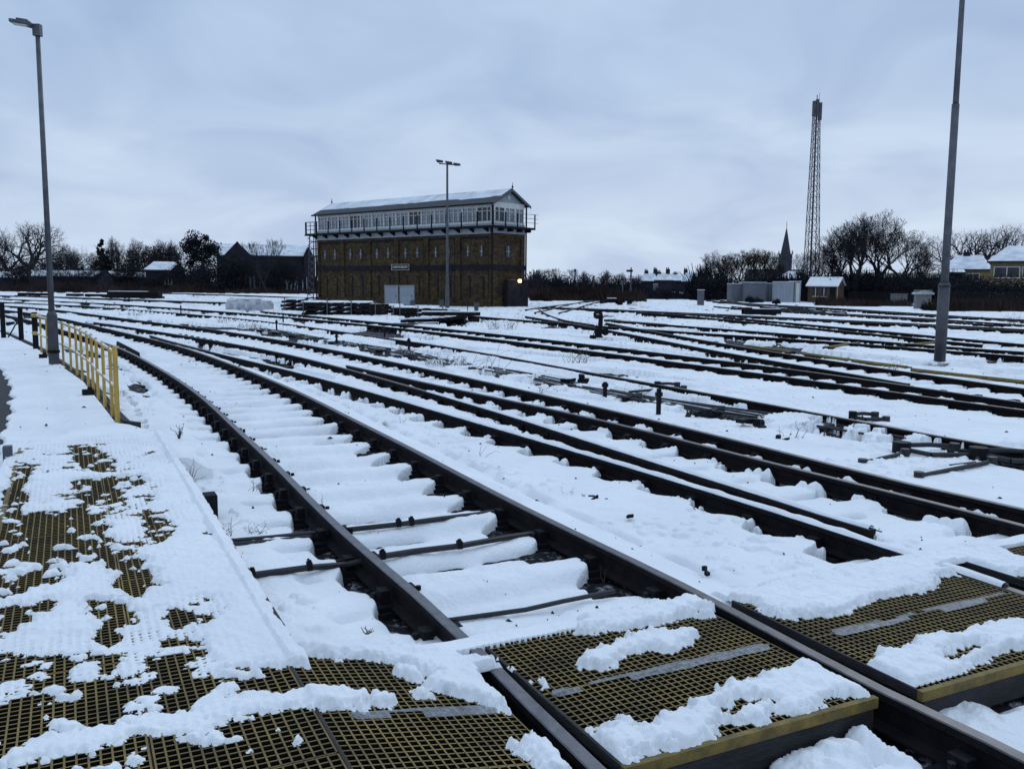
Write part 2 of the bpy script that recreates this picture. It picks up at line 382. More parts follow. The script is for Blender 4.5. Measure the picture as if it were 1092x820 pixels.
crumb = np.sqrt(np.clip(fbm(GX[fine]*10, GY[fine]*10, 2, 10)-.62, 0, 1))*.06*sstep(fbm(GX[fine]*1.2, GY[fine]*1.2, 2, 12), .45, .6)
H[fine] += crumb
tu, tv = uv(GX, GY)
# bare, thin-snow patches that let the ballast show (between the far tracks and by the rodding)
far = GR > 14
pn = fbm(GX[far]*.55, GY[far]*.55, 4, 21)
pn = pn+.10*(fbm(GX[far]*3, GY[far]*3, 2, 22)-.5)+.05*np.clip((GR[far]-25)/60, 0, 1)
H[far] -= .30*sstep(pn, .63, .70)*np.clip((GR[far]-14)/20, 0, 1)
ta = GX*-.62+GY*.785; tb = GX*.785+GY*.62
zone = far & (GR < 160)
st_n = fbm(ta[zone]*.30, tb[zone]*1.5, 4, 25)+.10*(vnoise(ta[zone]*.05, tb[zone]*.08, 26)-.5)+.02*(GX[zone] > 2)
H[zone] -= .30*sstep(st_n, .575, .63)*np.clip((GR[zone]-12)/16, 0, 1)*.9
# four-foot: ridges of snow on every sleeper
def ridges(C, sl, half, amp, base, smax=40):
    idx, d, s = line_field(GX, GY, C, half)
    k = GR[idx] < smax; idx = idx[k]; d = d[k]; s = s[k]
    if not len(idx): return
    sp = arclen(C); # sleeper arclengths
    spac = sl[1]
    ph = ((s-sl[0]+spac/2) % spac)-spac/2
    ph2 = ph+.05*(fbm(GX[idx]*1.5, GY[idx]*1.5, 2, 33)-.5); prof = np.exp(-(ph2/(spac*.25))**4)+.25*np.exp(-((np.abs(ph2)-spac*.5)/.08)**2)
    wob = .6+.8*fbm(GX[idx]*1.7, GY[idx]*1.7, 2, 31)
    edge = 1-sstep(np.abs(d), half-.12, half)
    tgt = base+amp*wob*prof*(1-.65*sstep(d, .80, 1.0))+.6*amp*sstep(d, .80, 1.05)+.03*(fbm(GX[idx]*3, GY[idx]*3, 2, 8)-.5)+.022*(fbm(GX[idx]*11, GY[idx]*11, 3, 7)-.5)
    slit = np.exp(-((ph2-spac*.30)/.035)**2)*sstep(fbm(GX[idx]*1.1, GY[idx]*1.1, 3, 34), .50, .60)*(.3+.7*fbm(GX[idx]*9, GY[idx]*9, 2, 35))
    tgt = tgt-.14*slit
    H[idx] = H[idx]*(1-edge)+tgt*edge
ridges(C1_, (.30, .72), 1.28, .085, -.190)
ridges(C2_, (.2, .70), .8, .03, -.13)
ridges(C3, (.2, .72), .8, .04, -.13, 60)
ridges(CW, (.2, .72), .75, .04, -.13, 60)
# left of the nearest rail: faint ridges of the sleeper ends, then a hollow line
# ---- rails: heap on the far side, dark gap on the near side
def rail_snow(key, far_h=-.05, far_w=.22, g0=.075, g1=.12, clump=.07, cover=0.0, rmin=0, rmax=75):
    Pl = RL[key]; idx, d, s = line_field(GX, GY, Pl, .42)
    k = (GR[idx] < rmax) & (GR[idx] > rmin); idx = idx[k]; d = d[k]; s = s[k]
    if not len(idx): return
    x = GX[idx]; y = GY[idx]
    nz = fbm(x*5, y*5, 3, 41)-.5; nl = fbm(x*.8, y*.8, 2, 47)
    # sleeper phase
    sl = SLP.get(key)
    if sl:
        al = arclen(Pl); S = np.array([[q[0], q[1]] for q in sl]); ps = []
        for q in S:
            j = np.argmin(np.hypot(Pl[:, 0]-q[0], Pl[:, 1]-q[1])); 
            a = Pl[max(0, j-1)]; b = Pl[min(len(Pl)-1, j+1)]; t = (b-a)/np.linalg.norm(b-a); ps.append(al[j]+(q-Pl[j])@t)
        ps = np.sort(np.array(ps)); j = np.clip(np.searchsorted(ps, s), 1, len(ps)-1)
        lo = ps[j-1]; hi = ps[j]; near = np.where(np.abs(s-lo) < np.abs(s-hi), lo, hi); ph = s-near
        ids = np.where(np.abs(s-lo) < np.abs(s-hi), j-1, j)
        mask = np.exp(-(ph/.17)**4)
    else:
        ph = np.full(s.shape, .5); mask = np.zeros(s.shape)+.3; ids = np.zeros(s.shape, int)
    h = H[idx]
    # far side
    fh = far_h-.03*nl-(.10)*np.clip((-d-.04)/(far_w*(.5+nl)), 0, 1)**1.4+.035*nz
    h = np.where((d < -.03) & (d > -.04-far_w), np.maximum(h, fh+(0-0)), h)
    h = np.where(d < 0, h-(.5*sstep(d, -.045, -.03) if far_h < -.06 else 0), h)
    # near side gap
    g = g0+g1*(1-mask)*(.45+1.1*nl)+.05*nz
    cut = 1-sstep(d, g-.012, g+.045)
    h = np.where(d > -.03, h*(1-cut)+(-.34)*cut, h)
    # clumps over the chairs
    if sl and clump:
        hr = (np.sin(ids*12.9898+len(key))*43758.5453) % 1; hr2 = (np.sin(ids*78.233+3)*24634.6345) % 1
        wx = .07*(fbm(x*9, y*9, 2, 51)-.5)+.035*(fbm(x*26, y*26, 2, 53)-.5); wy = .07*(fbm(x*9, y*9, 2, 52)-.5)+.035*(fbm(x*26, y*26, 2, 54)-.5); nf = fbm(x*20, y*20, 2, 55)-.5
        for side, dc in ((1, .135), (-1, -.14)):
            hh = np.full(h.shape, -9.0)
            for j_ in range(5):
                q1 = (np.sin(ids*(12.9+j_*7.1)+side*3+len(key))*43758.5453) % 1; q2 = (np.sin(ids*(78.2+j_*3.3)+side)*24634.6345) % 1
                c0 = dc*(1+.5*(q2-.5)); rad = (.035+.045*q1)*(1 if key in 'QMN' else .78); c1 = .17*(q2-.5)+(j_-2)*.065
                b = 1-((d+wx-c0)/rad)**2-((ph+wy-c1)/(rad*1.15))**2
                amp = clump*(.35+1.1*q1)*(1 if side > 0 else .8)
                hh = np.maximum(hh, np.where((b > 0) & (q2 > .30), -.165+(.035+(.72 if key in 'QMN' else .62)*amp)*np.clip(b, 0, 1)**.62+.04*nz+.045*nf, -9))
            h = np.maximum(h, hh)
    H[idx] = h
rail_snow('C1', -.04, .2, .1, .1); rail_snow('C2', -.05); rail_snow('D1'); rail_snow('D2')
for k in ('F1', 'F2', 'F1b', 'F2b', 'B2', 'B2b', 'V1', 'V2'): rail_snow(k, -.04, .2, .14, .1, 0, rmax=150)
rail_snow('Z1', -.012, .35, .040, .02, 0)
idx, d, s = line_field(GX, GY, RL['Z1'], .45); k = d > .03; idx = idx[k]; d = d[k]; H[idx] = np.where(H[idx] > -.2, np.maximum(H[idx], -.035-.08*sstep(d, .15, .42)+.04*(fbm(GX[idx]*2, GY[idx]*2, 3, 79)-.5)), H[idx])
rail_snow('B1', -.05, .2, .12, .12, .05); rail_snow('B1b', -.05, .2, .12, .12, 0)
rail_snow('A2', -.03, .25, .14, .12, .04); rail_snow('A1', -.04, .2, .12, .15, .04)
rail_snow('W', -.05, .3, .09, .12, .07); rail_snow('U', -.05, .3, .09, .12, .07)
rail_snow('T3f', -.05, .3, .08, .12, .07); rail_snow('T3n', -.045, .3, .12, .16, .06)
rail_snow('N', -.045, .35, .10, .17, .07); rail_snow('M', -.06, .2, .08, .16, .08); rail_snow('Q', -.03, .3, .07, .07, .05)
rail_snow('P', -.015, .35, .11, .22, .08)
rail_snow('R1', -.008, .40, .11, .22, 0); rail_snow('L1', -.075, .1, .12, .06, 0)
# ---- the rodding run: thin snow
ROD_PX = [(273,350),(353,362.5),(398,370),(435,376),(485,386),(546,397),(600,408),(650,417),(700,425),(760,436),(819,443),(894,453),(956,463),(1044,477),(1092,485)]
ROD = smooth_line([gp(x, y, -.08) for x, y in ROD_PX], extend=2)
idx, d, s = line_field(GX, GY, ROD, .9)
H[idx] += .03*np.exp(-(d/.4)**2)
H[idx] -= .30*np.exp(-(d/.48)**2)*sstep(fbm(GX[idx]*1.3, GY[idx]*1.3, 2, 77)+.55*(fbm(GX[idx]*7, GY[idx]*7, 3, 78)-.5)+.055, .44, .52)
# ---- scattered dark hollows left of the nearest rail
idx, d, s = line_field(GX, GY, RL['L1'], 1.4)
k = (d > .75) & (d < 1.25) & (GR[idx] > 8.5) & (GR[idx] < 17); ii = idx[k]
H[ii] -= .2*sstep(fbm(GX[ii]*7, GY[ii]*7, 2, 55)*np.exp(-((d[k]-.98)/.09)**2), .46, .56)
# ---- path beside the fence: raised, with footprints
kpoly = [tuple(p) for p in KERB]+[(-4.2, 10.3), (-3.2, 9.1), (-5.9, 8.2), (-12, 6), (-60, 6), (-60, 40)]
psd = poly_sd(GX, GY, kpoly)
pz = .045+.012*(fbm(GX*3, GY*3, 2, 60)-.5)
a = sstep(psd, -.05, .03); H = H*(1-a)+pz*a
# ground beside walkway, covered up to its level by snow at the far end
wv = (tv > 8.9) & (tv < 10.4) & (tu > -.9) & (tu < 1.2)
H[wv] = np.maximum(H[wv], .13*sstep(tv[wv], 10.4, 9.4)*sstep(tu[wv], -.9, -.5)*sstep(tu[wv], 1.2, .95)-.02)
tsd = poly_sd(GX, GY, TAR)+.25*(fbm(GX*2.2, GY*2.2, 4, 71)-.5)
H = np.where(tsd > -.02, H-.12*sstep(tsd, -.02, .05), H)
for (fx, fy) in [(48,408),(60,411),(52,420),(64,424),(50,429),(66,436),(53,441),(62,450),(48,454),(60,462),(12,378),(22,381),(8,386),(30,390),(38,396),(20,372),(45,399)]:
    g = gp(fx, fy, .05); du = (GX-g[0]); dw = (GY-g[1]); e_ = (du/.08)**2+(dw/.17)**2
    k = e_ < 6; H[k] -= .05*np.exp(-e_[k]**2)
# ---- under the decks: no snow, only the ballast; drift along the back edge of the crossing
dr = (tv > V1-.02) & (tv < V1+.5) & (tu > .8) & (tu < 7)
nn = fbm(GX[dr]*4, GY[dr]*4, 3, 91)
hd = -.005+.03*nn-.13*sstep(tv[dr]+.15*(nn-.5), V1+.08, V1+.34)
flange = (np.abs(tu[dr]-3.235) < .11)
H[dr] = np.where(flange, H[dr], np.maximum(H[dr], hd))
und = (tv < V1-.03) & (tv > V0-.02) & (tu > 1.5) & (tu < 8); H[und] = -.45
und = (tu < WU1-.04) & (tu > WU0+.03) & (tv < WV1-.3) & (tv > 0); H[und] = -.45
und = (tu >= .78) & (tu < 1.64) & (tv < V1-.03); H[und] = -.45
# front of the crossing: snow lies a little lower in front of the boards
fr = (tv < V0+.0) & (tu > 1.64); H[fr] = np.minimum(H[fr], -.12+.03*(fbm(GX[fr]*5, GY[fr]*5, 3, 17)-.5))-.13*sstep(tv[fr]+.08*(fbm(GX[fr]*8, GY[fr]*8, 2, 18)-.5), V0-.20, V0-.02)
for fx, fy, ra, hh_ in ((935, 782, .16, .10), (900, 800, .13, .09), (965, 795, .17, .08), (880, 815, .2, .07), (1030, 760, .25, .05)):
    g = gp(fx, fy, -.1); q_ = 1-((GX-g[0])**2+(GY-g[1])**2)/ra**2+.5*(fbm(GX*9, GY*9, 2, 19)-.5); k = (q_ > 0) & (tv < V0-.01); H[k] = np.maximum(H[k], -.16+hh_*1.0*np.clip(q_[k], 0, 1)**.7+.05*(fbm(GX[k]*14, GY[k]*14, 3, 20)-.5))
idx, d, s = line_field(GX, GY, RL['R1'], .3); k = (tv[idx] < V0+.05) & (np.abs(d) < .16+.05*fbm(GX[idx]*6, GY[idx]*6, 2, 5)); H[idx[k]] = -.3
idx, d, s = line_field(GX, GY, RL['R1'], .34); k = tv[idx] < V0+.05; idx = idx[k]; d = np.abs(d[k])+.05*(fbm(GX[idx]*8, GY[idx]*8, 2, 6)-.5); H[idx] = np.minimum(H[idx], -.34+.30*sstep(d, .13, .27))

def grid_obj(name, X, Y, Z, nr, nc, mats, keep=None):
    me = bpy.data.meshes.new(name); n = nr*nc
    co = np.empty((n, 3), np.float32); co[:, 0] = X; co[:, 1] = Y; co[:, 2] = Z
    i = np.arange(nr-1)[:, None]*nc+np.arange(nc-1)[None, :]; i = i.ravel()
    q = np.stack([i, i+nc, i+nc+1, i+1], 1)
    # orient up
    a = co[q[0, 1]]-co[q[0, 0]]; b = co[q[0, 3]]-co[q[0, 0]]
    if np.cross(a, b)[2] < 0: q = q[:, ::-1]
    if keep is not None:
        q = q[keep[q].any(1)]
        used = np.unique(q); mp_ = np.full(n, -1); mp_[used] = np.arange(len(used)); q = mp_[q]; co = co[used]; n = len(used)
    q = np.ascontiguousarray(q, np.int32); nf = len(q)
    me.vertices.add(n); me.vertices.foreach_set('co', co.ravel())
    me.loops.add(nf*4); me.loops.foreach_set('vertex_index', q.ravel())
    me.polygons.add(nf); me.polygons.foreach_set('loop_start', np.arange(nf, dtype=np.int32)*4)
    me.polygons.foreach_set('loop_total', np.full(nf, 4, np.int32)); me.polygons.foreach_set('use_smooth', np.ones(nf, bool))
    for q_ in mats: me.materials.append(q_)
    me.update(calc_edges=True); me.validate()
    o = bpy.data.objects.new(name, me); COL.objects.link(o); return o
tag(grid_obj('snow_ground', GX, GY, H, len(rr), NT, [snow]), kind='structure')
# ballast under the snow (coarser grid)
sub = (slice(None, None, 3), slice(None, None, 3))
bx = GX.reshape(len(rr), NT)[sub]; by = GY.reshape(len(rr), NT)[sub]
bz = -.215+.05*(fbm(bx*9, by*9, 2, 13)-.5)+.04*(fbm(bx*1.1, by*1.1, 2, 14)-.5)
bz = np.where(np.hypot(bx, by) > 140, -.6, bz); bu, bv = uv(bx, by)
bz = np.where(((bv < V1-.1) & (bv > V0+.1) & (bu > .8)) | ((bu > WU0+.05) & (bu < WU1) & (bv < WV1-.3)), bz-.30, bz)
tag(grid_obj('ballast_ground', bx.ravel(), by.ravel(), bz.ravel(), bx.shape[0], bx.shape[1], [ballast]), kind='structure')
b = MB(); n = 64
b.add([(0, 0, -.62)]+[(4000*math.cos(2*PI*k/n), 4000*math.sin(2*PI*k/n), -.62) for k in range(n)], [(0, 1+k, 1+(k+1) % n) for k in range(n)])
tag(b.build('ground', snow), kind='structure')
b = MB(); tl = [(x, y, .012) for x, y in TAR]; b.add(tl, [tuple(range(len(tl)))])
tag(b.build('road', tarm), kind='structure')

# ---- grit: stones and twig bits lying on the snow
def H_at(x, y):
    r = math.hypot(x, y); i = min(len(rr)-1, int(np.searchsorted(rr, r))); j = int(np.searchsorted(th, math.atan2(x, y))); return float(H[i*NT+max(0, min(NT-1, j))])
gb = MB(); R_ = random.Random(5)
for k in range(2600):
    if k % 2:
        Pl = RL[R_.choice(['L1', 'R1', 'P', 'Q', 'M', 'N', 'Z1', 'T3n', 'T3f', 'U', 'W'])]; q_ = Pl[R_.randrange(len(Pl))]; x, y = q_[0]+R_.gauss(0, .45), q_[1]+R_.gauss(0, .45)
    else:
        r = 2.5+42*R_.random()**1.3; a = math.radians(R_.uniform(-40, 38)); x, y = r*math.sin(a), r*math.cos(a)
    u_, v_ = uv(x, y); r = math.hypot(x, y)
    if (v_ < V1+.2 and u_ > .8) or (u_ < WU1+.1 and v_ < WV1+.3) or r < 3 or r > 50: continue
    z = H_at(x, y)
    if z < -.24: continue
    s_ = (.004+.009*R_.random()**3)*(1+r*.05); az = R_.random()*3; L_ = s_*R_.choice([1, 1.1, 1.5, 2.2])
    c_, n_ = math.cos(az), math.sin(az)
    gb.add([(x-c_*L_, y-n_*L_, z-.004), (x+n_*s_, y-c_*s_, z-.002), (x+c_*L_, y+n_*L_, z-.004), (x-n_*s_*.8, y+c_*s_*.8, z), (x, y, z+s_*1.1)], [(0,1,4),(1,2,4),(2,3,4),(3,0,4)])
tag(gb.build('grit', gritm), 'grit and broken twigs scattered on the snow', 'grit', kind='stuff')

# ------------------------------------------------------------------ rails and tracks
def rail_mesh(Pl, zt=0.0, h=.17):
    # head, web, foot; the running surface has its own material
    return [(-.033, -.006), (-.028, 0), (.028, 0), (.033, -.006), (.033, -.04), (.012, -.055), (.010, -h+.03), (.065, -h+.012), (.065, -h),
            (-.065, -h), (-.065, -h+.012), (-.010, -h+.03), (-.012, -.055), (-.033, -.04)]
RP = rail_mesh(None)
def decim(Pl):
    o = [Pl[0]]; 
    for p in Pl[1:-1]:
        if np.hypot(*(p-o[-1])) > max(.5, np.hypot(*p)*.04): o.append(p)
    o.append(Pl[-1]); return np.array(o)
def add_rail(key, parent, head=None, cap=None, lo=None):
    Pl = decim(RL[key]); mb = MB()
    mis = [0]*14; mis[0] = mis[1] = mis[2] = 1
    mb.sweep([(p[0], p[1], 0) for p in Pl], RP, mis=mis)
    o = mb.build('rail', [steel_rust, head or steel_dull], parent)
    if cap:      # strip of snow lying on the rail head
        s = arclen(RL[key]); n0, n1, off, wd = cap
        X = RL[key]; r = np.hypot(X[:, 0], X[:, 1]); X = X[(r >= n0) & (r <= n1)]
        t = arclen(X); tt = np.arange(0, t[-1], .03 if n0 < 12 else .1); x = np.interp(tt, t, X[:, 0]); y = np.interp(tt, t, X[:, 1])
        T = np.gradient(np.c_[x, y], axis=0); T /= np.linalg.norm(T, axis=1)[:, None]
        cb = MB(); ds = [-1, -.75, -.25, .25, .75, 1]; zs = [0, .016, .026, .026, .016, 0]
        nzv = fbm(tt*6, tt*0+n0, 3, 5); vv = []
        for i in range(len(tt)):
            a_ = .55+.9*nzv[i]
            for dd, zz in zip(ds, zs):
                dd2 = off+dd*wd*(.8+.35*fbm(np.array(tt[i]*9.0), np.array(dd*3.0+7), 2, 3)); vv.append((x[i]+T[i, 1]*dd2, y[i]-T[i, 0]*dd2, .001+zz*a_))
        n = 6; ff = [(i*n+k, i*n+k+1, (i+1)*n+k+1, (i+1)*n+k) for i in range(len(tt)-1) for k in range(n-1)]
        cb.add(vv, ff); cb.build('snow_cap', snow, o, smooth=True)
    return o
# one sleeper with two cast chairs
slp = MB(); slp.box(-.125, .125, -1.28, 1.28, -.33, -.185)
ch = MB()
ch.box(-.10, .10, -.19, .19, -.185, -.15); ch.cbox((0, .085, -.115), .09, .06, .09); ch.cbox((0, -.085, -.115), .09, .06, .09)
ch.tube((0, .145, -.15), (0, .145, -.085), .018, n=6); ch.tube((0, -.145, -.15), (0, -.145, -.085), .018, n=6)
ch.tube((-.10, .06, -.10), (.10, .06, -.085), .022, n=6)
def lay_sleepers(sl, parent, rmax, rmin=0, half=.75, vclear=True, name='sleeper'):
    proto = None; k = 0
    for (x, y, tx, ty) in sl:
        r = math.hypot(x, y); u_, v_ = uv(x, y)
        if r > rmax or r < rmin or y < 1.2: continue
        if abs(math.degrees(math.atan2(x, y))) > 36: continue
        if k >= 98: break
        rz = math.atan2(ty, tx)
        if proto is None:
            proto = slp.build(name, timber, parent, (x, y, 0), rz); 
            c1 = ch.build('rail_chair', blackm, proto, (0, half, 0)); c2 = c1.copy(); COL.objects.link(c2); c2.parent = proto; c2.location = (0, -half, 0)
        else:
            c = proto.copy(); COL.objects.link(c); c.parent = parent; c.location = (x, y, 0); c.rotation_euler = (0, 0, rz)
            for q in proto.children:
                d_ = q.copy(); COL.objects.link(d_); d_.parent = c
        k += 1
def track(label, rails, sl=None, rmax=30, heads=None, caps=None, rmin=0):
    t = empty('railway_track'); tag(t, label, 'railway track', 'railway tracks of the snowy yard')
    for r in rails: add_rail(r, t, (heads or {}).get(r), (caps or {}).get(r))
    if sl: lay_sleepers(sl[::-1], t, rmax, rmin)
    return t
track('nearest railway track, curving past the yellow fence and under the grated crossing', ['L1', 'R1'], sl1, 38, {'L1': steel_head, 'R1': steel_dull})
track('second track from the camera, its near rail topped with a thick strip of snow', ['P', 'M'], slP, 12, {}, {'P': (5.8, 24, 0, .036)})
track('third track from the camera, with two clean dark rails at the right edge', ['Q', 'N'], sl2, 34, {}, {'Q': (6.2, 15, 0, .034)})
track('curved track passing just in front of the low ground signal in mid yard', ['T3n', 'T3f'], sl3, 42)
track('track right behind the ground signal, running beside the yellow-edged timbers', ['U', 'W'], slW, 42)
track('close pair of dark rails crossing the yard just behind the tall right-hand lamp post', ['A1', 'A2'])
track('track beyond the tall right lamp post, third from the lineside scrub', ['B1', 'B1b'])
track('long straight track starting by the curved rails right of the signal box', ['B2', 'B2b'])
track('rearmost track on the right, skirting the brown hut and the scrub', ['C1', 'C2'])
track('second rearmost track on the right, in front of the hut', ['D1', 'D2'])
track('distant track running away towards the snowy-roofed houses', ['V1', 'V1b'])
track('distant track curving from the houses towards the corner of the signal box', ['V2', 'V2b'])
track('rearmost track on the left below the russet scrub', ['F1', 'F1b'])
track('far left track ending by the white bulk bags', ['F2', 'F2b'])
def lone(key, label):
    o = empty('loose_rail'); tag(o, label, 'rail'); add_rail(key, o); return o
lone('Z1', 'single rail half buried in snow, running beside the rodding in mid yard')
lone('F3', 'single far rail at the left edge behind the black fence posts')
lone('V3', 'single thin curved rail right of the signal box, before the far bushes')
lone('V4', 'short rail linking two tracks left of the ground signal')
# switch blade beside nearest rail
b = MB(); Pl = np.array([gp(x, y, -.01) for x, y in [(125,364),(137,370),(148,376)]]); Pl = smooth_line(Pl, .5)
b.sweep([(p[0], p[1], -.01) for p in Pl], [(-.02, 0), (.02, 0), (.03, -.12), (-.03, -.12)])
tag(b.build('switch_blade', steel_rust), 'short dark switch blade lying inside the nearest track by the yellow fence', 'switch blade')

# yellow-edged timbers along the track on the right
def edged(pts, label, yel=True):
    t = empty('edge_timber'); tag(t, label, 'timber', 'yellow-edged timbers between the right-hand tracks')
    L_ = smooth_line([gp(x, y, -.02) for x, y in pts], .5)
    b = MB(); b.sweep([(p[0], p[1], -.02) for p in L_], [(-.11, -.03), (.11, -.03), (.11, -.17), (-.11, -.17)]); b.build('plank', timber, t)
    b = MB(); b.sweep([(p[0], p[1], -.02) for p in L_], [(.02, 0), (.113, 0), (.113, -.05), (.02, -.05)]); b.build('yellow_edge', nosing, t)
edged([(861,376),(919,384),(969,390)], 'long yellow-edged timber in front of the right lamp post, left piece')
edged([(975,392.5),(1019,397.5),(1100,406)], 'yellow-edged timber between the foot of the right lamp post and the frame edge')
edged([(801,368),(822,371),(845,374)], 'shortest yellow-edged timber, left of the other two near the right tracks')
edged([(881,369),(897,367),(914,364.5)], 'yellow-edged timber set crosswise where the dark pair of rails begins again')
edged([(646,340.5),(680,343),(712,345.5)], 'faint yellow-edged timber right behind the ground signal')
edged([(960,366.5),(985,365),(1000,363.5)], 'small yellow-edged timber left of the middle of the right lamp post')

# ------------------------------------------------------------------ crossing boards and walkway gratings
def grating_mb(u0, u1, v0, v1, zf, pitch=.038, w=.0075, h=.028):
    b = MB(); nu = max(1, round((u1-u0)/pitch)); nv = max(1, round((v1-v0)/pitch))
    for i in range(nu+1):
        u_ = u0+(u1-u0)*i/nu
        ps = []
        for du in (-w/2, w/2):
            for v_ in (v0, v1):
                uu = min(max(u_+du, u0-.004), u1+.004); x, y = xy(uu, v_); z = zf(uu); ps += [(x, y, z), (x, y, z-h)]
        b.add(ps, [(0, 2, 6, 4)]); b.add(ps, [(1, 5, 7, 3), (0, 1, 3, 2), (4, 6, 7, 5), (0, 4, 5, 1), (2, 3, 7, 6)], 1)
    for j in range(nv+1):
        v_ = v0+(v1-v0)*j/nv; ps = []
        for uu in (u0, u1):
            for dv in (-w/2, w/2):
                x, y = xy(uu, v_+dv); z = zf(uu)-.0015; ps += [(x, y, z), (x, y, z-h)]
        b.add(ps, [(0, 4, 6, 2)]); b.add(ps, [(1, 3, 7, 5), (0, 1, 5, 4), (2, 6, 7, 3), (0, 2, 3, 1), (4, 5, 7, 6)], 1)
    return b
def prism(b, u0, u1, v0, v1, z0f, z1f, mi=0):
    ps = [(*xy(u_, v_), z0f(u_)) for u_, v_ in ((u0, v0), (u1, v0), (u1, v1), (u0, v1))]+[(*xy(u_, v_), z1f(u_)) for u_, v_ in ((u0, v0), (u1, v0), (u1, v1), (u0, v1))]
    b.add(ps, [(0,3,2,1),(4,5,6,7),(0,1,5,4),(1,2,6,5),(2,3,7,6),(3,0,4,7)], mi)
flat = lambda z: (lambda u_: z)
ramp = lambda off: (lambda u_: float(deck_z(np.array(u_), 0))+off)
def panel(name, label, u0, u1, v0, v1, zf, strip=True, cat='crossing panel'):
    t = empty(name); tag(t, label, cat, 'yellow grated panels of the foot crossing')
    vm = v0+(v1-v0)*.53
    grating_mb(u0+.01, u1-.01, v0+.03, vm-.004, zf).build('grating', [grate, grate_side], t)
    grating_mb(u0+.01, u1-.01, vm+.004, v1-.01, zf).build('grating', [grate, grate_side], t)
    b = MB(); prism(b, u0, u1, v0, v0+.03, lambda q: zf(q)-.045, lambda q: zf(q)+.002)
    b.build('nosing', nosing, t); b = MB()
    prism(b, u0-.002, u0+.012, v0+.03, v1, lambda q: zf(q)-.045, lambda q: zf(q)+.001)
    b.build('side_angle', board, t)
    b = MB()
    for k in (0, 1):
        a = v0+.006 if k == 0 else v1-.08
        prism(b, u0+.02, u1-.02, a, a+.07, lambda q: zf(q)-.17, lambda q: zf(q)-.046)
    for f_ in (.04, .5, .92): 
        uu = u0+(u1-u0)*f_; prism(b, uu, uu+.06, v0+.08, v1-.09, lambda q: zf(q)-.17, lambda q: zf(q)-.046)
    b.build('timber_frame', board, t)
    return t
pA = panel('crossing_panel', 'grated crossing panel between the two rails of the nearest track, yellow nosing in front', 1.79, 3.12, V0, V1, flat(0))
pB = panel('crossing_panel', 'grated crossing panel beyond the nearest track, on the right of the frame', 3.34, 4.95, V0-.05, V1-.03, flat(0))
pD = panel('crossing_panel', 'grated crossing panel at the right edge behind the snow-capped rail', 5.22, 6.6, V0-.05, V1-.03, flat(0))
pC = panel('crossing_panel', 'grated panel sloping from the walkway down to the nearest rail', .80, 1.61, 1.55, V1-.02, ramp(0))
# ice streaks over the joint of the two gratings
def streak(u0, u1, vc, zf, parent, wd=.036):
    b = MB(); n = int((u1-u0)/.02); vv = []
    for i in range(n+1):
        uu = u0+(u1-u0)*i/n; a_ = wd*(.7+.8*float(fbm(np.array(uu*9), np.array(1.3), 3, 4)))
        if i in (0, n): a_ = .003
        z = zf(uu)+.004
        vv += [(*xy(uu, vc-a_), z-.003), (*xy(uu, vc), z+.003), (*xy(uu, vc+a_), z-.003)]
    b.add(vv, [(i*3+k, i*3+k+1, i*3+k+4, i*3+k+3) for i in range(n) for k in (0, 1) if float(fbm(np.array(i*.11+u0*5), np.array(k*.6), 2, 8)) > .30])
    b.build('ice_streak', ice, parent, smooth=True)
streak(1.84, 3.08, 3.27, flat(0), pA); streak(3.5, 4.9, 3.24, flat(0), pB); streak(.92, 1.56, 3.24, ramp(0), pC)
# snow slush on crossing joint
wk = empty('walkway'); tag(wk, 'wide yellow grated walkway leading from the left foreground back to the yellow fence', 'walkway')
vb = [0.6, 1.9, 2.95, 4.1, 5.25, 6.4, 7.55, 8.7, WV1]
for a, c in zip(vb[:-1], vb[1:]):
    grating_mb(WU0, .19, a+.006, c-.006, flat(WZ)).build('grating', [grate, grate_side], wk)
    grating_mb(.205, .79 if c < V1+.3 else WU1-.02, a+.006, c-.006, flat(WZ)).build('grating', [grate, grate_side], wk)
b = MB()
prism(b, WU0-.03, WU0-.005, .6, WV1, flat(WZ-.05), flat(WZ+.003)); b.build('nosing', nosing, wk)
b = MB(); prism(b, WU1-.012, WU1+.02, V1, WV1, flat(-.06), flat(WZ+.001)); prism(b, WU0-.06, WU0-.031, .6, WV1, flat(-.1), flat(WZ-.02)); 
for vv_ in vb[1:]: prism(b, WU0+.01, WU1-.02, vv_-.04, vv_+.04, flat(WZ-.16), flat(WZ-.04))
b.build('edge_board', board, wk)
b = MB(); x, y = xy(WU1+.10, 7.35)
b.cbox((x, y, -.01), .10, .16, .22, math.radians(26.5)); 
tag(b.build('junction_box', blackm, bevel=.01), 'black box with its dark end showing, beside the walkway edge where weeds stand', 'box')
b = MB(); x, y = xy(WU0-.10, WV1-.4); b.cbox((x, y, .07), .08, .10, .34, math.radians(26.5))
tag(b.build('marker_post', galv, bevel=.008), 'short grey post at the far left corner of the grated walkway', 'post')

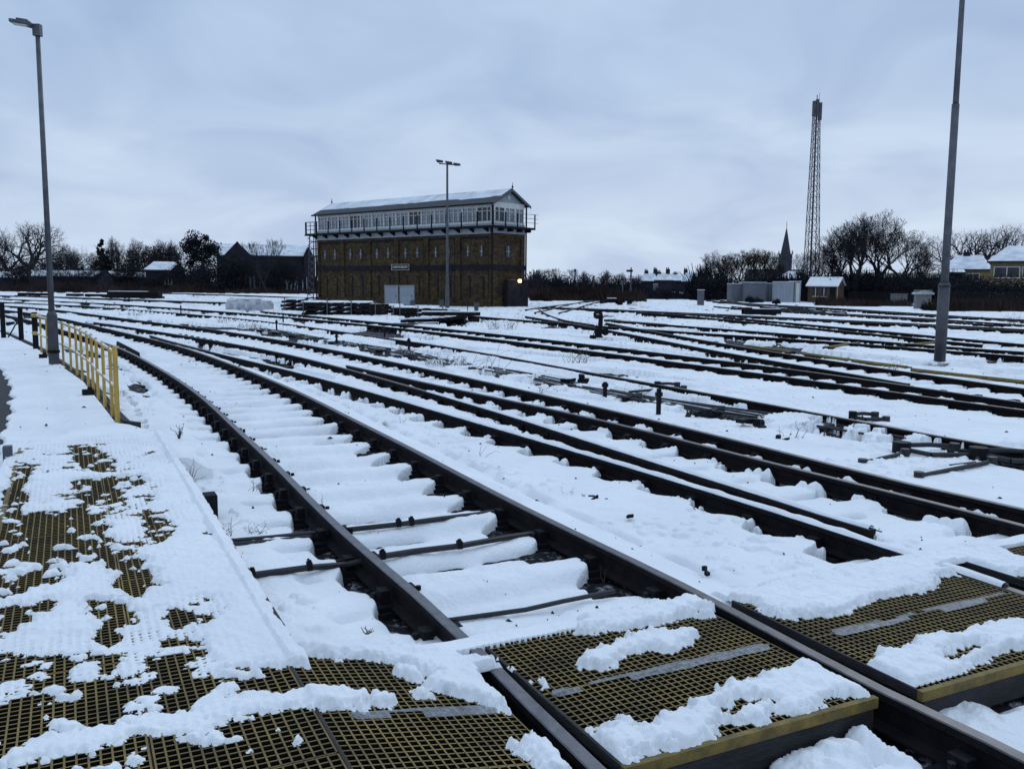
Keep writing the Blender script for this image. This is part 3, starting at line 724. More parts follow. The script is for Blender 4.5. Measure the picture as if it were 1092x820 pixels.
# ---- snow lying on the decks
def R5(pts): return [(x/2.05, 420+y/2.05) for x, y in pts]
def R6(pts): return [(280+x/2.6, 540+y/2.6) for x, y in pts]
def R7(pts): return [(640+x/2.416, 540+y/2.416) for x, y in pts]
BARE = [R5(p) for p in [
 [(150,112),(215,104),(235,135),(240,165),(200,170),(160,160)], [(56,106),(140,100),(150,104),(66,112)], [(170,190),(230,183),(300,178),(322,192),(262,214),(262,250),(232,248),(240,225),(195,238),(184,215)],
 [(20,225),(52,150),(60,150),(40,235),(28,262),(10,268)],
 [(-60,262),(60,262),(200,253),(215,290),(232,320),(240,340),(205,370),(150,372),(120,412),(60,432),(-60,462)],
 [(236,340),(290,343),(330,395),(336,420),(285,455),(262,420),(255,400)], [(318,262),(352,268),(378,278),(388,300),(372,318),(340,325),(322,300)],
 [(-60,478),(20,465),(112,452),(96,470),(52,500),(-60,560)], [(205,452),(262,455),(292,470),(292,500),(250,512),(246,545),(215,560),(222,520)],
 [(360,470),(385,464),(418,474),(416,498),(385,508),(364,496)],
 [(-60,600),(60,582),(140,572),(205,560),(245,585),(252,640),(305,645),(330,600),(336,560),(356,540),(432,532),(436,568),(405,602),(422,625),(470,622),(520,598),(660,592),(1300,592),(1300,980),(-60,980)],
]]
SNOWP = [
 R5([(-60,830),(60,752),(150,728),(245,712),(290,675),(303,690),(300,705),(380,690),(440,660),(480,622),(520,640),(505,660),(590,655),(640,650),(800,640),(800,668),(656,690),(520,712),(478,728),(430,752),(330,748),(245,778),(100,800),(10,812)]),
 R5([(-30,645),(20,628),(62,618),(58,640),(40,665),(-30,700)]), R5([(112,652),(190,645),(198,662),(150,678),(116,676)]), R5([(155,596),(180,585),(230,575),(235,600),(210,620),(160,625)]),
 R5([(312,668),(340,662),(352,676),(322,684)]), R5([(385,650),(420,628),(438,635),(410,665),(388,668)]), R5([(215,785),(240,776),(250,792),(232,806)]), R5([(338,618),(372,612),(378,632),(345,642)]),
 R5([(75,600),(105,598),(108,618),(80,622)]),R5([(258,800),(272,798),(276,815),(262,816)]),
 R6([(-20,380),(60,390),(200,380),(520,375),(560,385),(640,395),(700,440),(735,455),(735,500),(705,520),(650,530),(600,520),(560,495),(520,500),(440,492),(480,460),(420,445),(370,432),(150,436),(70,442),(-20,448)]),
 R6([(360,455),(420,458),(450,470),(430,480),(370,466)]), R6([(400,510),(430,505),(455,525),(430,532)]), R6([(300,548),(350,540),(372,552),(360,572),(310,570)]), R6([(600,530),(640,540),(670,560),(620,558)]),
 R6([(690,660),(740,640),(800,650),(835,665),(830,690),(850,740),(780,735),(700,700)]),R6([(690,545),(720,560),(745,600),(715,580)]),R6([(770,480),(790,490),(800,500),(775,505)]),
 R7([(-60,270),(0,278),(90,265),(200,236),(285,238),(312,275),(300,285),(220,285),(180,300),(150,305),(20,318),(-60,330)]),
 R7([(-60,400),(20,360),(60,345),(130,330),(200,325),(240,318),(250,330),(205,370),(170,375),(130,360),(60,392),(0,415),(-60,420)]),
 R7([(-20,600),(0,570),(60,545),(110,572),(150,545),(220,520),(300,478),(400,448),(540,402),(560,412),(600,430),(640,425),(706,482),(690,494),(600,500),(500,532),(455,520),(440,550),(390,560),(330,560),(320,588),(200,620),(60,665),(-10,672)]),
 R7([(-10,700),(40,672),(20,655),(-30,660)]),
 R7([(330,236),(500,180),(700,140),(860,100),(1300,40),(1300,160),(1092,178),(1000,190),(940,178),(870,184),(850,212),(720,236),(700,250),(640,275),(480,288),(420,275),(400,258)]),
 R7([(655,432),(700,400),(720,372),(800,368),(820,345),(900,328),(1000,312),(1100,296),(1300,270),(1300,330),(1092,362),(980,400),(920,440),(850,468),(790,478),(710,445)]),
 R7([(370,300),(400,290),(430,300),(425,315),(385,315)]), R7([(510,342),(545,345),(550,365),(520,360)]), R7([(600,440),(625,436),(640,470),(612,470)]),
]
HOLES = [R7([(300,528),(340,505),(400,492),(468,498),(455,512),(410,522),(385,540),(330,548)]), R7([(885,382),(925,362),(985,355),(970,378),(925,402),(890,398)]), R7([(240,268),(268,262),(280,275),(250,282)])]
def to_world(poly, z):
    return [tuple(gp(x, y, z)) for x, y in poly]
step = .0085
ug = np.arange(WU0-.12, 5.6, step); vg = np.arange(1.2, 10.35, step)
UU, VV = np.meshgrid(ug, vg, indexing='ij')
# limit to what lies on walkway or crossing
ok = ((UU < WU1+.03) | (VV < V1+.26))
X2 = UU*CA_-VV*SA_; Y2 = UU*SA_+VV*CA_
SZ = deck_z(UU, VV)
sd = np.full(UU.shape, -1.0)
on_walk = (UU < WU1+.03)
def sub_eval(poly, op):
    global sd
    P_ = np.array(poly); x0, y0 = P_.min(0)-.3; x1, y1 = P_.max(0)+.3
    k = (X2 > x0) & (X2 < x1) & (Y2 > y0) & (Y2 < y1) & ok
    if not k.any(): return
    d_ = poly_sd(X2[k], Y2[k], poly)
    sd[k] = op(sd[k], d_)
sd = np.where(on_walk & ok, .5, -1.0)
for p in BARE: sub_eval(to_world(p, WZ), lambda a, d_: np.minimum(a, -d_))
sd = np.where(UU > WU1+.03, -1, sd)
for p in SNOWP:
    mx_ = np.mean([q[0] for q in p]); zz = WZ if mx_ < 300 else (.06 if mx_ < 480 else 0.0)
    sub_eval(to_world(p, zz), np.maximum)
for p in HOLES: sub_eval(to_world(p, 0), lambda a, d_: np.minimum(a, -d_))
n1 = fbm(X2*7, Y2*7, 3, 101)-.5; n2 = fbm(X2*22, Y2*22, 3, 102)-.5; n3 = fbm(X2*1.6, Y2*1.6, 2, 103)
pit = np.cos(2*PI*(UU-WU0)/.038)*np.cos(2*PI*VV/.038)
barv = np.maximum(np.cos(2*PI*(UU-WU0)/.038), np.cos(2*PI*VV/.038))
n4 = fbm(X2*45, Y2*45, 2, 107)-.5
sdn = sd+.10*n1+.075*n2+.03*n4+.008*barv-.025*((UU < .5) & (VV < 9))-.035*((UU < .35) & (VV > 6) & (VV < 9))
scat = np.where(UU < .72, (fbm(X2*13, Y2*13, 3, 115)-.655-.05*sstep(VV, 4.0, 3.5)+.10*(fbm(X2*1.4, Y2*1.4, 2, 116)-.5))*.5, -1)
sdn = np.where(sd > -.30, np.maximum(sdn, scat), sdn)
lump = np.clip(.35+1.6*(fbm(X2*14, Y2*14, 2, 105)-.35), 0, 1.3)
cross = UU > .8
thick = np.where(cross, .034, .020)*(.55+.6*n3)
T_ = thick*sstep(sdn, -.002, .055)**.6+np.where(cross, .020, .010)*lump*sstep(sdn, 0.0, .03)+.012*n2+.008*n4-.0022*(1-sstep(sdn, .1, .35))*(-barv)
thin = sstep(fbm(X2*1.9, Y2*1.9, 3, 111)+.16*sstep(VV, 4.2, 6.5)-.10*sstep(UU, .25, .7)-.25*(UU > .79), .50, .60)
hole = np.clip(-np.maximum(np.cos(2*PI*(UU-WU0)/.038), np.cos(2*PI*VV/.038))+.25, 0, 1)
T_ = T_*(1-.62*thin)-thin*(.011*hole*(fbm(X2*5, Y2*5, 2, 112) > .36)+.030*(fbm(X2*8, Y2*8, 3, 113)-.44))
T_ = np.where(sdn > 0, T_, -.01)
# rounding down over the deck's outer edges
edge_r = np.where(VV > V1+.03, 1.0, 1.0)
T_ = np.where(on_walk & (UU > WU1-.02) & (VV > V1), T_-((UU-(WU1-.02))/.05)**2*.03, T_)
edg = np.full(UU.shape, 9.0)
for (a0, a1) in ((1.80, 3.11), (3.35, 4.94), (5.23, 6.6)):
    k = (UU >= a0) & (UU <= a1) & (VV < V1-.12); edg = np.where(k, np.minimum(np.minimum(UU-a0, a1-UU), VV-V0-.012), edg)
T_ = np.where(edg < 9, T_*sstep(edg, -.004, .04)**.6-.004*(edg < .004), T_)
inpan = ((UU > 1.80) & (UU < 3.11)) | ((UU > 3.35) & (UU < 4.94)) | (UU > 5.23) | (UU < 1.60) | (VV > V1-.12) | ((UU < 1.95) & (VV > 3.55))
keep = (T_ > 0) & ok & inpan & ((VV > V0+.012) | (UU < 1.6))
# keep flangeways clear except where the snow bridges the nearest rail at the back
fl = ((np.abs(UU-3.235) < .09) & (VV < V1+.3))
keep &= ~fl
fl2 = (np.abs(UU-1.70) < .085) & (VV < 3.62); keep &= ~fl2
T_ = np.where(keep, T_, -.01)
Zs = SZ+np.maximum(T_, -.004)
Zs = np.where((~on_walk) & (VV > V1+.02), np.maximum(Zs-.10*sstep(VV, V1+.06, V1+.26), -.12), Zs)
keep &= T_ > 0
o = grid_obj('snow_patches', X2.ravel(), Y2.ravel(), Zs.ravel(), UU.shape[0], UU.shape[1], [snow], keep.ravel())
tag(o, 'trodden patches of snow lying on the yellow gratings', 'snow', kind='stuff')

# ------------------------------------------------------------------ signal box
SB = empty('signal_box', (-1.6, 70.0, -.18), math.atan2(.656, -.755))
tag(SB, 'long two-storey brick signal box with glazed white upper cabin and snow on its pitched roof', 'signal box')
LX, DY = 22.1, 3.75          # local: +x away along the front, -y into the building
b = MB(); b.box(0, LX, -DY, 0, 0, 6.3)
for k in range(7):           # pilasters
    x = LX*k/6; w_ = .28; x0 = max(0, x-w_) if k else 0; x1 = min(LX, x+w_) if k < 6 else LX
    b.box(x0, x1, 0, .13, 0, 3.0); b.box(x0, x1, 0, .13, 3.35, 6.0)
b.box(0, LX, 0, .135, 5.55, 6.3); b.box(0, LX, 0, .16, 0, .55)
b.box(-.13, 0, -.45, .13, 0, 6.3); b.box(-.13, 0, -DY, -DY+.45, 0, 6.3); b.box(-.132, 0, -DY+.45, -.45, 5.55, 6.3)
wall = b.build('wall', brickm, SB)
b = MB(); b.box(-.17, LX+.02, .137, .20, 2.98, 3.36); b.box(-.20, -.133, -DY, .2, 2.98, 3.36); b.build('string_course', darkbrick, SB)
for k in range(6):
    for j in (.30, .70):
        x = LX*(k+j)/6
        b = MB(); b.box(x-.26, x-.13, .003, .03, .75, 2.35); b.box(x-.26, x+.22, .004, .031, 2.351, 2.45); q = b.build('recess_shade_line', darkbrick, SB)  # dark strips on the wall paint a recess's shade, one side and top
        b = MB(); b.box(x-.15, x+.15, .02, .05, 4.0, 4.8); q = b.build('window', glass_d, SB)
        b = MB(); b.box(x-.025, x+.025, .05, .08, 4.0, 4.85); b.box(x-.17, x+.17, .052, .082, 4.38, 4.43); b.build('glazing_bar', cabm, q)
    x0 = LX*k/6+.3; x1 = LX*(k+1)/6-.3
    b = MB(); b.box(x0, x0+.07, .004, .10, .6, 2.98); b.box(x0, x0+.07, .004, .10, 3.4, 5.5); b.box(x0, x1, .002, .09, 5.42, 5.548); b.build('panel_shade_line', darkbrick, SB)  # dark strips painting the shadow lines along pilaster and bay head
b = MB(); b.box(-.06, -.03, -2.0, -1.55, 4.0, 4.85); q = b.build('window', glass_d, SB); b = MB(); b.box(-.09, -.06, -1.81, -1.75, 4.0, 4.85); b.box(-.092, -.061, -2.0, -1.55, 4.4, 4.46); b.build('glazing_bar', cabm, q)
# drain pipes
for x, y in ((-.2, .25), (LX+.08, .2), (-.2, -DY-.05)):
    b = MB(); b.tube((x, y, 0), (x, y, 8.1), .07, n=8); b.build('drainpipe', blackm, SB)
# cabin
b = MB(); b.box(.05, LX-.05, -DY+.05, -.35, 6.3, 8.05); b.build('cabin_interior_wall', plaint if False else mat('cabin_dark', (.10, .11, .12), .7), SB)
z0, z1 = 6.55, 8.12
def cabin_side(p, q, n, nsub, name='cabin_window'):
    """row of framed windows between local points p and q"""
    P = Vector((*p, 0)); Q = Vector((*q, 0)); d = (Q-P); Lg = d.length; d.normalize(); nrm = Vector((d.y, -d.x, 0)); rz = math.atan2(d.y, d.x)
    if nrm.dot(Vector((0, 1, 0))) < -.5: nrm = -nrm
    if abs(nrm.x) > .5 and nrm.x > 0: nrm = -nrm
    for i in range(n):
        a = Lg*i/n; c = Lg*(i+1)/n
        g = MB(); g.cbox((*(P+d*((a+c)/2)+nrm*.0).to_2d(), (z0+z1)/2-.08), c-a-.1, .04, 1.34, rz)
        o = g.build(name, glass_l if (i*7) % 5 else glass_d, SB)
        f = MB()
        f.cbox((*(P+d*(a+.07)+nrm*.05).to_2d(), (z0+z1)/2), .17, .07, z1-z0, rz)
        for j in range(1, nsub):
            f.cbox((*(P+d*(a+(c-a)*j/nsub)+nrm*.045).to_2d(), (z0+z1)/2), .075, .05, z1-z0, rz)
        f.cbox((*(P+d*((a+c)/2)+nrm*.04).to_2d(), z1-.13), c-a, .05, .42, rz)
        f.cbox((*(P+d*((a+c)/2)+nrm*.042).to_2d(), z0+.09), c-a, .05, .18, rz)
        f.cbox((*(P+d*((a+c)/2)+nrm*.038).to_2d(), z0+.95), c-a, .035, .05, rz)
        f.build('window_frame', plaint, o)
cabin_side((.02, -.02), (LX-.02, -.02), 14, 3); cabin_side((-.02, -.05), (-.02, -DY+.05), 3, 2)
cabin_side((LX, -.05), (LX, -DY+.05), 2, 2)
b = MB(); b.box(-.06, .12, -.14, .06, 6.3, 8.15); b.build('corner_post', blackm, SB)
b = MB(); b.box(-.07, LX, .0, .10, 6.28, 6.56); b.box(-.1, -.005, -DY, .0, 6.28, 6.56); b.build('cabin_sill', cabm, SB)
# platform with brackets and railings
PW = .85
b = MB(); b.box(-PW, LX+PW, .101, PW, 6.18, 6.34); b.box(-PW, -.14, -DY-.45, .1, 6.18, 6.34); b.box(LX+.14, LX+PW, -DY, .1, 6.18, 6.34); b.build('platform', blackm, SB)
b = MB(); b.box(-PW, LX+PW, .15, PW-.1, 6.341, 6.37); b.build('platform_snow', snow_slush, SB)
for k in range(15):
    br = MB()
    x = .2+(LX-.4)*k/14
    br.add([(x-.06, .14, 6.17), (x+.06, .14, 6.17), (x+.06, PW-.05, 6.17), (x-.06, PW-.05, 6.17), (x-.06, .14, 5.78), (x+.06, .14, 5.78), (x+.06, PW-.05, 6.08), (x-.06, PW-.05, 6.08)], [(0,1,2,3),(4,7,6,5),(0,4,5,1),(3,2,6,7),(0,3,7,4),(1,5,6,2)]); br.build('bracket', blackm, SB)
for y in (-.4, -1.5, -2.6, -DY+.1): br = MB(); br.box(-PW+.05, -.14, y-.06, y+.06, 5.95, 6.17); br.build('bracket', blackm, SB)
b = MB(); b.box(0, LX, .136, .3, 5.75, 6.17); b.box(-.25, -.136, -DY, .25, 5.8, 6.17); b.build('platform_beam', cabm, SB)
for k in range(15):
    x = -PW+.05+(LX+2*PW-.1)*k/14; b = MB(); b.box(x-.04, x+.04, PW-.08, PW, 6.34, 7.42); b.build('railing_post', blackm, SB)
for y in (-.6, -2.0, -3.1, -DY-.4): b = MB(); b.box(-PW, -PW+.08, y-.04, y+.04, 6.34, 7.42); b.build('railing_post', blackm, SB)
b = MB()
for z in (6.72, 7.05, 7.38):
    b.tube((-PW, PW-.04, z), (LX+PW, PW-.04, z), .02, n=5); b.tube((-PW, PW-.04, z), (-PW, -DY-.75, z), .02, n=5)
b.build('railing', galv, SB)
# roof
ZE, ZR, OV = 8.08, 9.28, .42; YM = -DY/2
def slope(y): return ZR-(ZR-ZE)*abs(y-YM)/(DY/2+OV)
b = MB()
for sgn in (1, -1):
    ye = YM+sgn*(DY/2+OV)
    vs_ = [(-.35, ye, ZE), (LX+.35, ye, ZE), (LX+.35, YM, ZR), (-.35, YM, ZR)]
    b.add(vs_+[(x, y, z-.09) for x, y, z in vs_], [(0,1,2,3),(7,6,5,4),(0,4,5,1),(1,5,6,2),(3,7,4,0)])
b.build('roof', slate, SB)
b = MB(); n = 60
for sgn in (1, -1):
    vv = []
    for i in range(n+1):
        x = -.3+(LX+.6)*i/n; cut = (DY/2+OV)*(.48+.16*float(fbm(np.array(x*.8), np.array(2.), 3, 6))) if sgn > 0 else DY/2+OV
        if i < 3 and sgn > 0: cut *= .9
        y1 = YM+sgn*cut
        vv += [(x, YM, ZR+.05), (x, YM+sgn*cut*.97, slope(y1)+.06), (x, y1, slope(y1)+.005)]
    b.add(vv, [(i*3+k, i*3+k+1, i*3+k+4, i*3+k+3) for i in range(n) for k in (0, 1)])
b.build('roof_snow', snow_far, SB)
b = MB(); b.tube((-.35, YM+DY/2+OV+.04, ZE-.06), (LX+.35, YM+DY/2+OV+.04, ZE-.06), .07, n=6); b.build('gutter', blackm, SB)
b = MB(); b.add([(-.02, YM+DY/2, ZE), (-.02, YM-DY/2, ZE), (-.02, YM, ZR-.12), (.1, YM+DY/2, ZE), (.1, YM-DY/2, ZE), (.1, YM, ZR-.12)], [(0,1,2),(5,4,3),(0,2,5,3),(1,4,5,2)])
gable = b.build('gable', cabm, SB); b = MB(); b.cbox((-.03, YM, ZE+.55), .04, .22, .3); b.build('vent', plaint, gable)
b = MB()
for sgn in (1, -1):
    for z_ in (0,):
        y1 = YM+sgn*(DY/2+OV)
        b.add([(-.40, YM, ZR+.02), (-.40, y1, ZE+.0), (-.40, y1, ZE-.2), (-.40, YM, ZR-.2), (-.352, YM, ZR+.02), (-.352, y1, ZE), (-.352, y1, ZE-.2), (-.352, YM, ZR-.2)], [(0,1,2,3),(4,7,6,5),(0,4,5,1),(1,5,6,2),(2,6,7,3)])
b.build('bargeboard', galv, SB)
for x in (-.38, LX+.3):
    b = MB(); b.tube((x, YM, ZR), (x, YM, ZR+.5), .05, .012, n=6); b.tube((x, YM, ZR+.12), (x, YM, ZR+.2), .09, n=6); b.build('finial', blackm, SB)
# name board
def text_mesh(txt, size, ext=.01):
    c = bpy.data.curves.new('t', 'FONT'); c.body = txt; c.size = size; c.align_x = 'CENTER'; c.align_y = 'CENTER'; c.extrude = ext; c.offset = 0
    o = bpy.data.objects.new('t', c); COL.objects.link(o); dg = bpy.context.evaluated_depsgraph_get()
    me = bpy.data.meshes.new_from_object(o.evaluated_get(dg)); bpy.data.objects.remove(o); return me
sx = 10.35
NB = empty('name_board', (-1.6+(-.755)*sx-.656*.26, 70+.656*sx-.755*.26, 3.03), math.atan2(.656, -.755)+PI)
tag(NB, 'black name board with white capitals SHREWSBURY on the brick front of the signal box', 'sign')
b = MB(); b.box(-1.08, 1.08, -.03, .03, -.24, .24); b.build('plate', blackm, NB)
b = MB(); b.box(-1.12, 1.12, -.045, -.031, .225, .25); b.box(-1.12, 1.12, -.045, -.031, -.25, -.225); b.box(-1.12, -1.085, -.046, -.032, -.215, .215); b.box(1.085, 1.12, -.046, -.032, -.215, .215); b.build('border', plaint, NB)
me = text_mesh('SHREWSBURY', .28); me.materials.append(plaint)
o = bpy.data.objects.new('lettering', me); COL.objects.link(o); o.parent = NB; o.location = (0, -.045, 0); o.rotation_euler = (PI/2, 0, 0); o.scale = (1.1, 1, 1)
P2 = empty('name_plate', (-1.6+(-.755)*sx-.656*.17, 70+.656*sx-.755*.17, 5.75), math.atan2(.656, -.755)+PI); tag(P2, 'small weathered grey plate under the platform of the signal box', 'sign')
b = MB(); b.box(-.5, .5, -.06, .0, -.1, .1); b.build('plate', cabm, P2)
# brick porch with lit lamp at the gable end
PO = empty('brick_porch', (-1.6, 70, -.18), math.atan2(.656, -.755)); tag(PO, 'low dark brick porch at the foot of the gable end of the signal box', 'porch')
b = MB(); b.box(-.62, -.21, -DY+.12, -1.15, 0, 2.15); b.build('wall', darkbrick, PO); b = MB(); b.box(-.68, -.205, -DY+.05, -1.08, 2.152, 2.22); b.build('roof', slate, PO)
lp = empty('wall_lamp', at(554.3, 299.8, 70.75)); tag(lp, 'lit round lamp glowing on the dark porch at the right end of the signal box', 'lamp')
bpy.context.view_layer.update()
b = MB(); b.tube((0, 0, -.10), (0, 0, .12), .13, .13, n=12); b.build('bulb', lampm, lp); b = MB(); b.box(-.03, .4, -.03, .3, .11, .15); b.build('bracket', blackm, lp)
# lattice stair tower at the far end
ST = empty('stair_frame', (-1.6-.755*(LX+1.0)-.1, 70+.656*(LX+1.0), -.2), math.atan2(.656, -.755)); tag(ST, 'lattice steel stair frame at the left end of the signal box', 'stair')
b = MB()
for x in (-.35, .55):
    for y in (-.2, -1.2): b.tube((x+.35, y, 0), (x*.7, y, 6.3), .05, n=5)
for k in range(9):
    z = .4+k*.66; b.tube((-.1, -.2, z), (.7, -.2, z+.33), .035, n=4); b.tube((.7, -.2, z+.33), (-.1, -.2, z+.66), .035, n=4); b.box(-.2, .6, -1.1, -.2, z, z+.04)
b.build('frame', galv_dark, ST)
b = MB(); 
for x in (-.6, .0, .6): b.tube((x, .0, 6.3), (x, .0, 7.5), .035, n=5)
for z in (6.8, 7.15, 7.5): b.tube((-.6, 0, z), (.6, 0, z), .03, n=5)
b.box(-.8, .8, -1.3, .1, 6.24, 6.36); b.build('landing', blackm, ST)

# ------------------------------------------------------------------ helpers for upright things in the yard
def foot(px, py, z=-.1): g = gp(px, py, z); return (g[0], g[1], z)
# equipment cabinets
def cabinet(px0, px1, pyt, Y, label, depth=.7, zb=-.1, m_=cabm, name='equipment_cabinet', group=None):
    a = at(px0, pyt, Y); c = at(px1, pyt, Y); w_ = c[0]-a[0]; h = a[2]-zb
    o = empty(name, ((a[0]+c[0])/2, Y, zb)); tag(o, label, 'cabinet', group)
    b = MB(); b.box(-w_/2, w_/2, 0, depth, 0, h-.05); b.build('body', m_, o, bevel=.02)
    b = MB(); b.box(-w_/2-.03, w_/2+.03, -.05, depth+.03, h-.048, h+.02); b.build('lid', m_, o)
    b = MB(); b.box(-w_*.42, w_*.42, -.022, -.002, .12, h-.2); d = b.build('door', m_, o)
    b = MB(); b.cbox((w_*.33, -.04, h*.5), .05, .03, .14); b.build('handle', blackm, d)
    return o
cabinet(410, 424.5, 304.5, 71, 'left one of the two pale grey cabinets standing before the signal box', zb=-.15)
cabinet(426, 441.5, 304.5, 71, 'right one of the two pale grey cabinets standing before the signal box', zb=-.15)
cabinet(953, 968, 313.5, 84, 'small grey cabinet in the scrub between the brown hut and the larger pale cabinet', m_=conc)
# larger cabinet with curved pale lid
cc = cabinet(979, 994, 309.5, 74, 'larger grey cabinet with a pale rounded lid, left of the tall right lamp post', m_=conc)
b = MB(); w_ = (at(996, 309, 74)[0]-at(977, 309, 74)[0])/2
vs_ = []; ns = 8
for yy in (-.15, .8):
    for k in range(ns+1): t = k/ns; vs_.append((-w_+2*w_*t, yy, 1.30+.22*math.sin(PI*t)**.6))
    for k in range(ns, -1, -1): t = k/ns; vs_.append((-w_+2*w_*t, yy, 1.20))
m_ = 2*(ns+1); b.add(vs_, [(k, (k+1) % m_, m_+(k+1) % m_, m_+k) for k in range(m_)]+[tuple(range(m_-1, -1, -1)), tuple(range(m_, 2*m_))]); b.build('rounded_lid', bagm, cc)

# lamp posts
def lamp_left():
    g = foot(58, 391, .03); o = empty('lamp_post', g); tag(o, 'tall grey lamp post with one flat lantern, rising behind the yellow fence', 'lamp post')
    b = MB(); b.tube((0, 0, 0), (0, 0, 1.05), .10, .10, n=14); b.tube((0, 0, 1.05), (0, 0, 1.13), .10, .06, n=14); b.build('base', galv_dark, o, smooth=False)
    b = MB(); b.tube((0, 0, 1.12), (0, 0, 6.55), .058, .042, n=12); b.build('pole', galv, o, smooth=True)
    b = MB(); b.cbox((0, 0, 6.58), .14, .12, .22); b.tube((0, 0, 6.62), (-.18, -.05, 6.66), .035, n=8); b.build('bracket', galv, o)
    b = MB(); b.cbox((-.25, -.1, 6.69), .40, .22, .07, .15, tilt=-.12); b.cbox((-.22, -.1, 6.735), .22, .16, .05, .15, tilt=-.12); h = b.build('lantern', galv, o, bevel=.02)
    b = MB(); b.cbox((-.27, -.1, 6.655), .28, .17, .02, .15, tilt=-.12); b.build('lens', plaint, h)
    b = MB(); b.box(-.06, .06, -.104, -.098, .35, .75); b.build('hatch', galv_dark, o)
    b = MB(); b.tube((0, 0, .28), (0, 0, .34), .118, n=14); b.build('strap', blackm, o)
lamp_left()
def lamp_right():
    g = foot(1002, 385, -.05); o = empty('lamp_post', g); tag(o, 'tall grey lamp post on the right running out of the top of the frame', 'lamp post')
    b = MB(); b.tube((0, 0, 0), (0, 0, 1.85), .135, .135, n=16); b.tube((0, 0, 1.85), (0, 0, 1.93), .150, .11, n=16); b.build('base', galv_dark, o, smooth=True)
    b = MB(); b.tube((0, 0, 1.9), (0, 0, 6.2), .095, .088, n=14); b.build('pole', galv, o, smooth=True)
    b = MB(); b.tube((0, 0, 6.2), (0, 0, 10.5), .070, .055, n=14); b.build('upper_pole', galv, o, smooth=True)
    b = MB(); b.cbox((-.3, 0, 10.55), .7, .25, .1); b.build('lantern', galv, o)
lamp_right()
def collar(px, py, z, r, label):
    g = gp(px, py, z); b = MB(); n = 18; R_ = random.Random(int(px)); vv = []
    for k in range(n):
        a = 2*PI*k/n; q = r*R_.uniform(1.5, 2.3); vv += [(math.cos(a)*q, math.sin(a)*q, -.03), (math.cos(a)*r*1.25, math.sin(a)*r*1.25, .025*R_.uniform(.6, 1.4)), (math.cos(a)*r*.9, math.sin(a)*r*.9, .045*R_.uniform(.6, 1.3))]
    b.add(vv, [(3*k+j, 3*((k+1) % n)+j, 3*((k+1) % n)+j+1, 3*k+j+1) for k in range(n) for j in (0, 1)])
    tag(b.build('snow_drift', snow, None, (g[0], g[1], z), smooth=True), label, kind='stuff')
collar(58, 391, .05, .11, 'snow drifted round the foot of the left lamp post'); collar(1002, 385, -.06, .145, 'snow drifted round the foot of the right lamp post')
def lamp_mid():
    g = foot(477, 329, -.15); o = empty('lamp_post', g); tag(o, 'slim lamp post with three lanterns on a crossbar, in front of the signal box', 'lamp post')
    H_ = at(478, 174, g[1])[2]-g[2]
    b = MB(); b.tube((0, 0, 0), (0, 0, 1.6), .16, .15, n=12); b.tube((0, 0, 1.6), (0, 0, 1.75), .15, .11, n=12); b.build('base', galv, o)
    b = MB(); b.tube((0, 0, 1.7), (0, 0, H_), .11, .075, n=10); b.build('pole', galv, o)
    b = MB(); b.tube((-.6, 0, H_-.05), (.75, 0, H_-.15), .045, n=6); b.build('crossbar', galv_dark, o)
    for x, z in ((-.55, H_+.12), (.12, H_+.02), (.72, H_-.1)):
        b = MB(); b.cbox((x, -.1, z), .52, .38, .13, 0, tilt=-.15); b.cbox((x, -.1, z-.08), .36, .26, .06); b.build('lantern', galv_dark, o, bevel=.03)
lamp_mid()

# black fence posts + yellow fence
for i, (px, pt, pb) in enumerate([(4, 323, 361), (23, 327, 363), (38.5, 333, 373)]):
    g = foot(px, pb, .02); h = at(px, pt, g[1])[2]-g[2]
    b = MB(); b.cbox((0, 0, h/2), .125, .125, h, .4); o = b.build('fence_post', blackm, None, g, bevel=.012)
    tag(o, ['leftmost of the three black posts at the left edge', 'middle one of the three black posts at the left edge', 'black post on which the yellow fence is fixed'][i], 'post')
FN = empty('fence', (0, 0, 0)); tag(FN, 'yellow painted steel railing with upright bars along the snowy path', 'fence')
bases = [(44.4,376),(51,379.5),(62,385.5),(68,389.5),(76,394.5),(82.5,399.6),(88,405),(94.5,411),(99.6,416.5),(105,425),(112,433),(120,442.5),(125.5,449.5)]
G_ = [gp(x, y, .05) for x, y in bases]; G_ = [0.5*g+0.5*q for g, q in zip(G_, list(smooth_line(G_, .1, 1.0)[np.linspace(0, len(smooth_line(G_, .1, 1.0))-1, 13).astype(int)]))] if False else G_
tops = []
for i, g in enumerate(G_):
    b = MB(); last = i == 12; r = .030 if last else .022; h = .92 if last else .885
    b.tube((g[0], g[1], .02), (g[0], g[1], .05+h), r, n=10); b.tube((g[0], g[1], .05+h), (g[0], g[1], .05+h+.02), r, r*.4, n=10)
    b.build('picket', yellow, FN, smooth=False); tops.append((g[0], g[1]))
P0 = gp(38.5, 373, .05)
allp = [tuple(P0+np.array([.06, -.02]))]+tops
for z, nm in ((.90, 'top_rail'), (.46, 'mid_rail')):
    b = MB(); b.path([(x, y, z) for x, y in allp], .019, n=8); rl = b.build(nm, yellow, FN)
    b = MB(); b.sweep([(x, y, z+.018) for x, y in allp], [(-.014, 0), (-.008, .012), (.008, .012), (.014, 0)]); b.build('snow_strip', snow, rl)
    b = MB(); b.tube((allp[0][0], allp[0][1], z), (allp[0][0]-.12, allp[0][1]+.02, z), .045, n=8); b.build('clamp', yellow, FN)
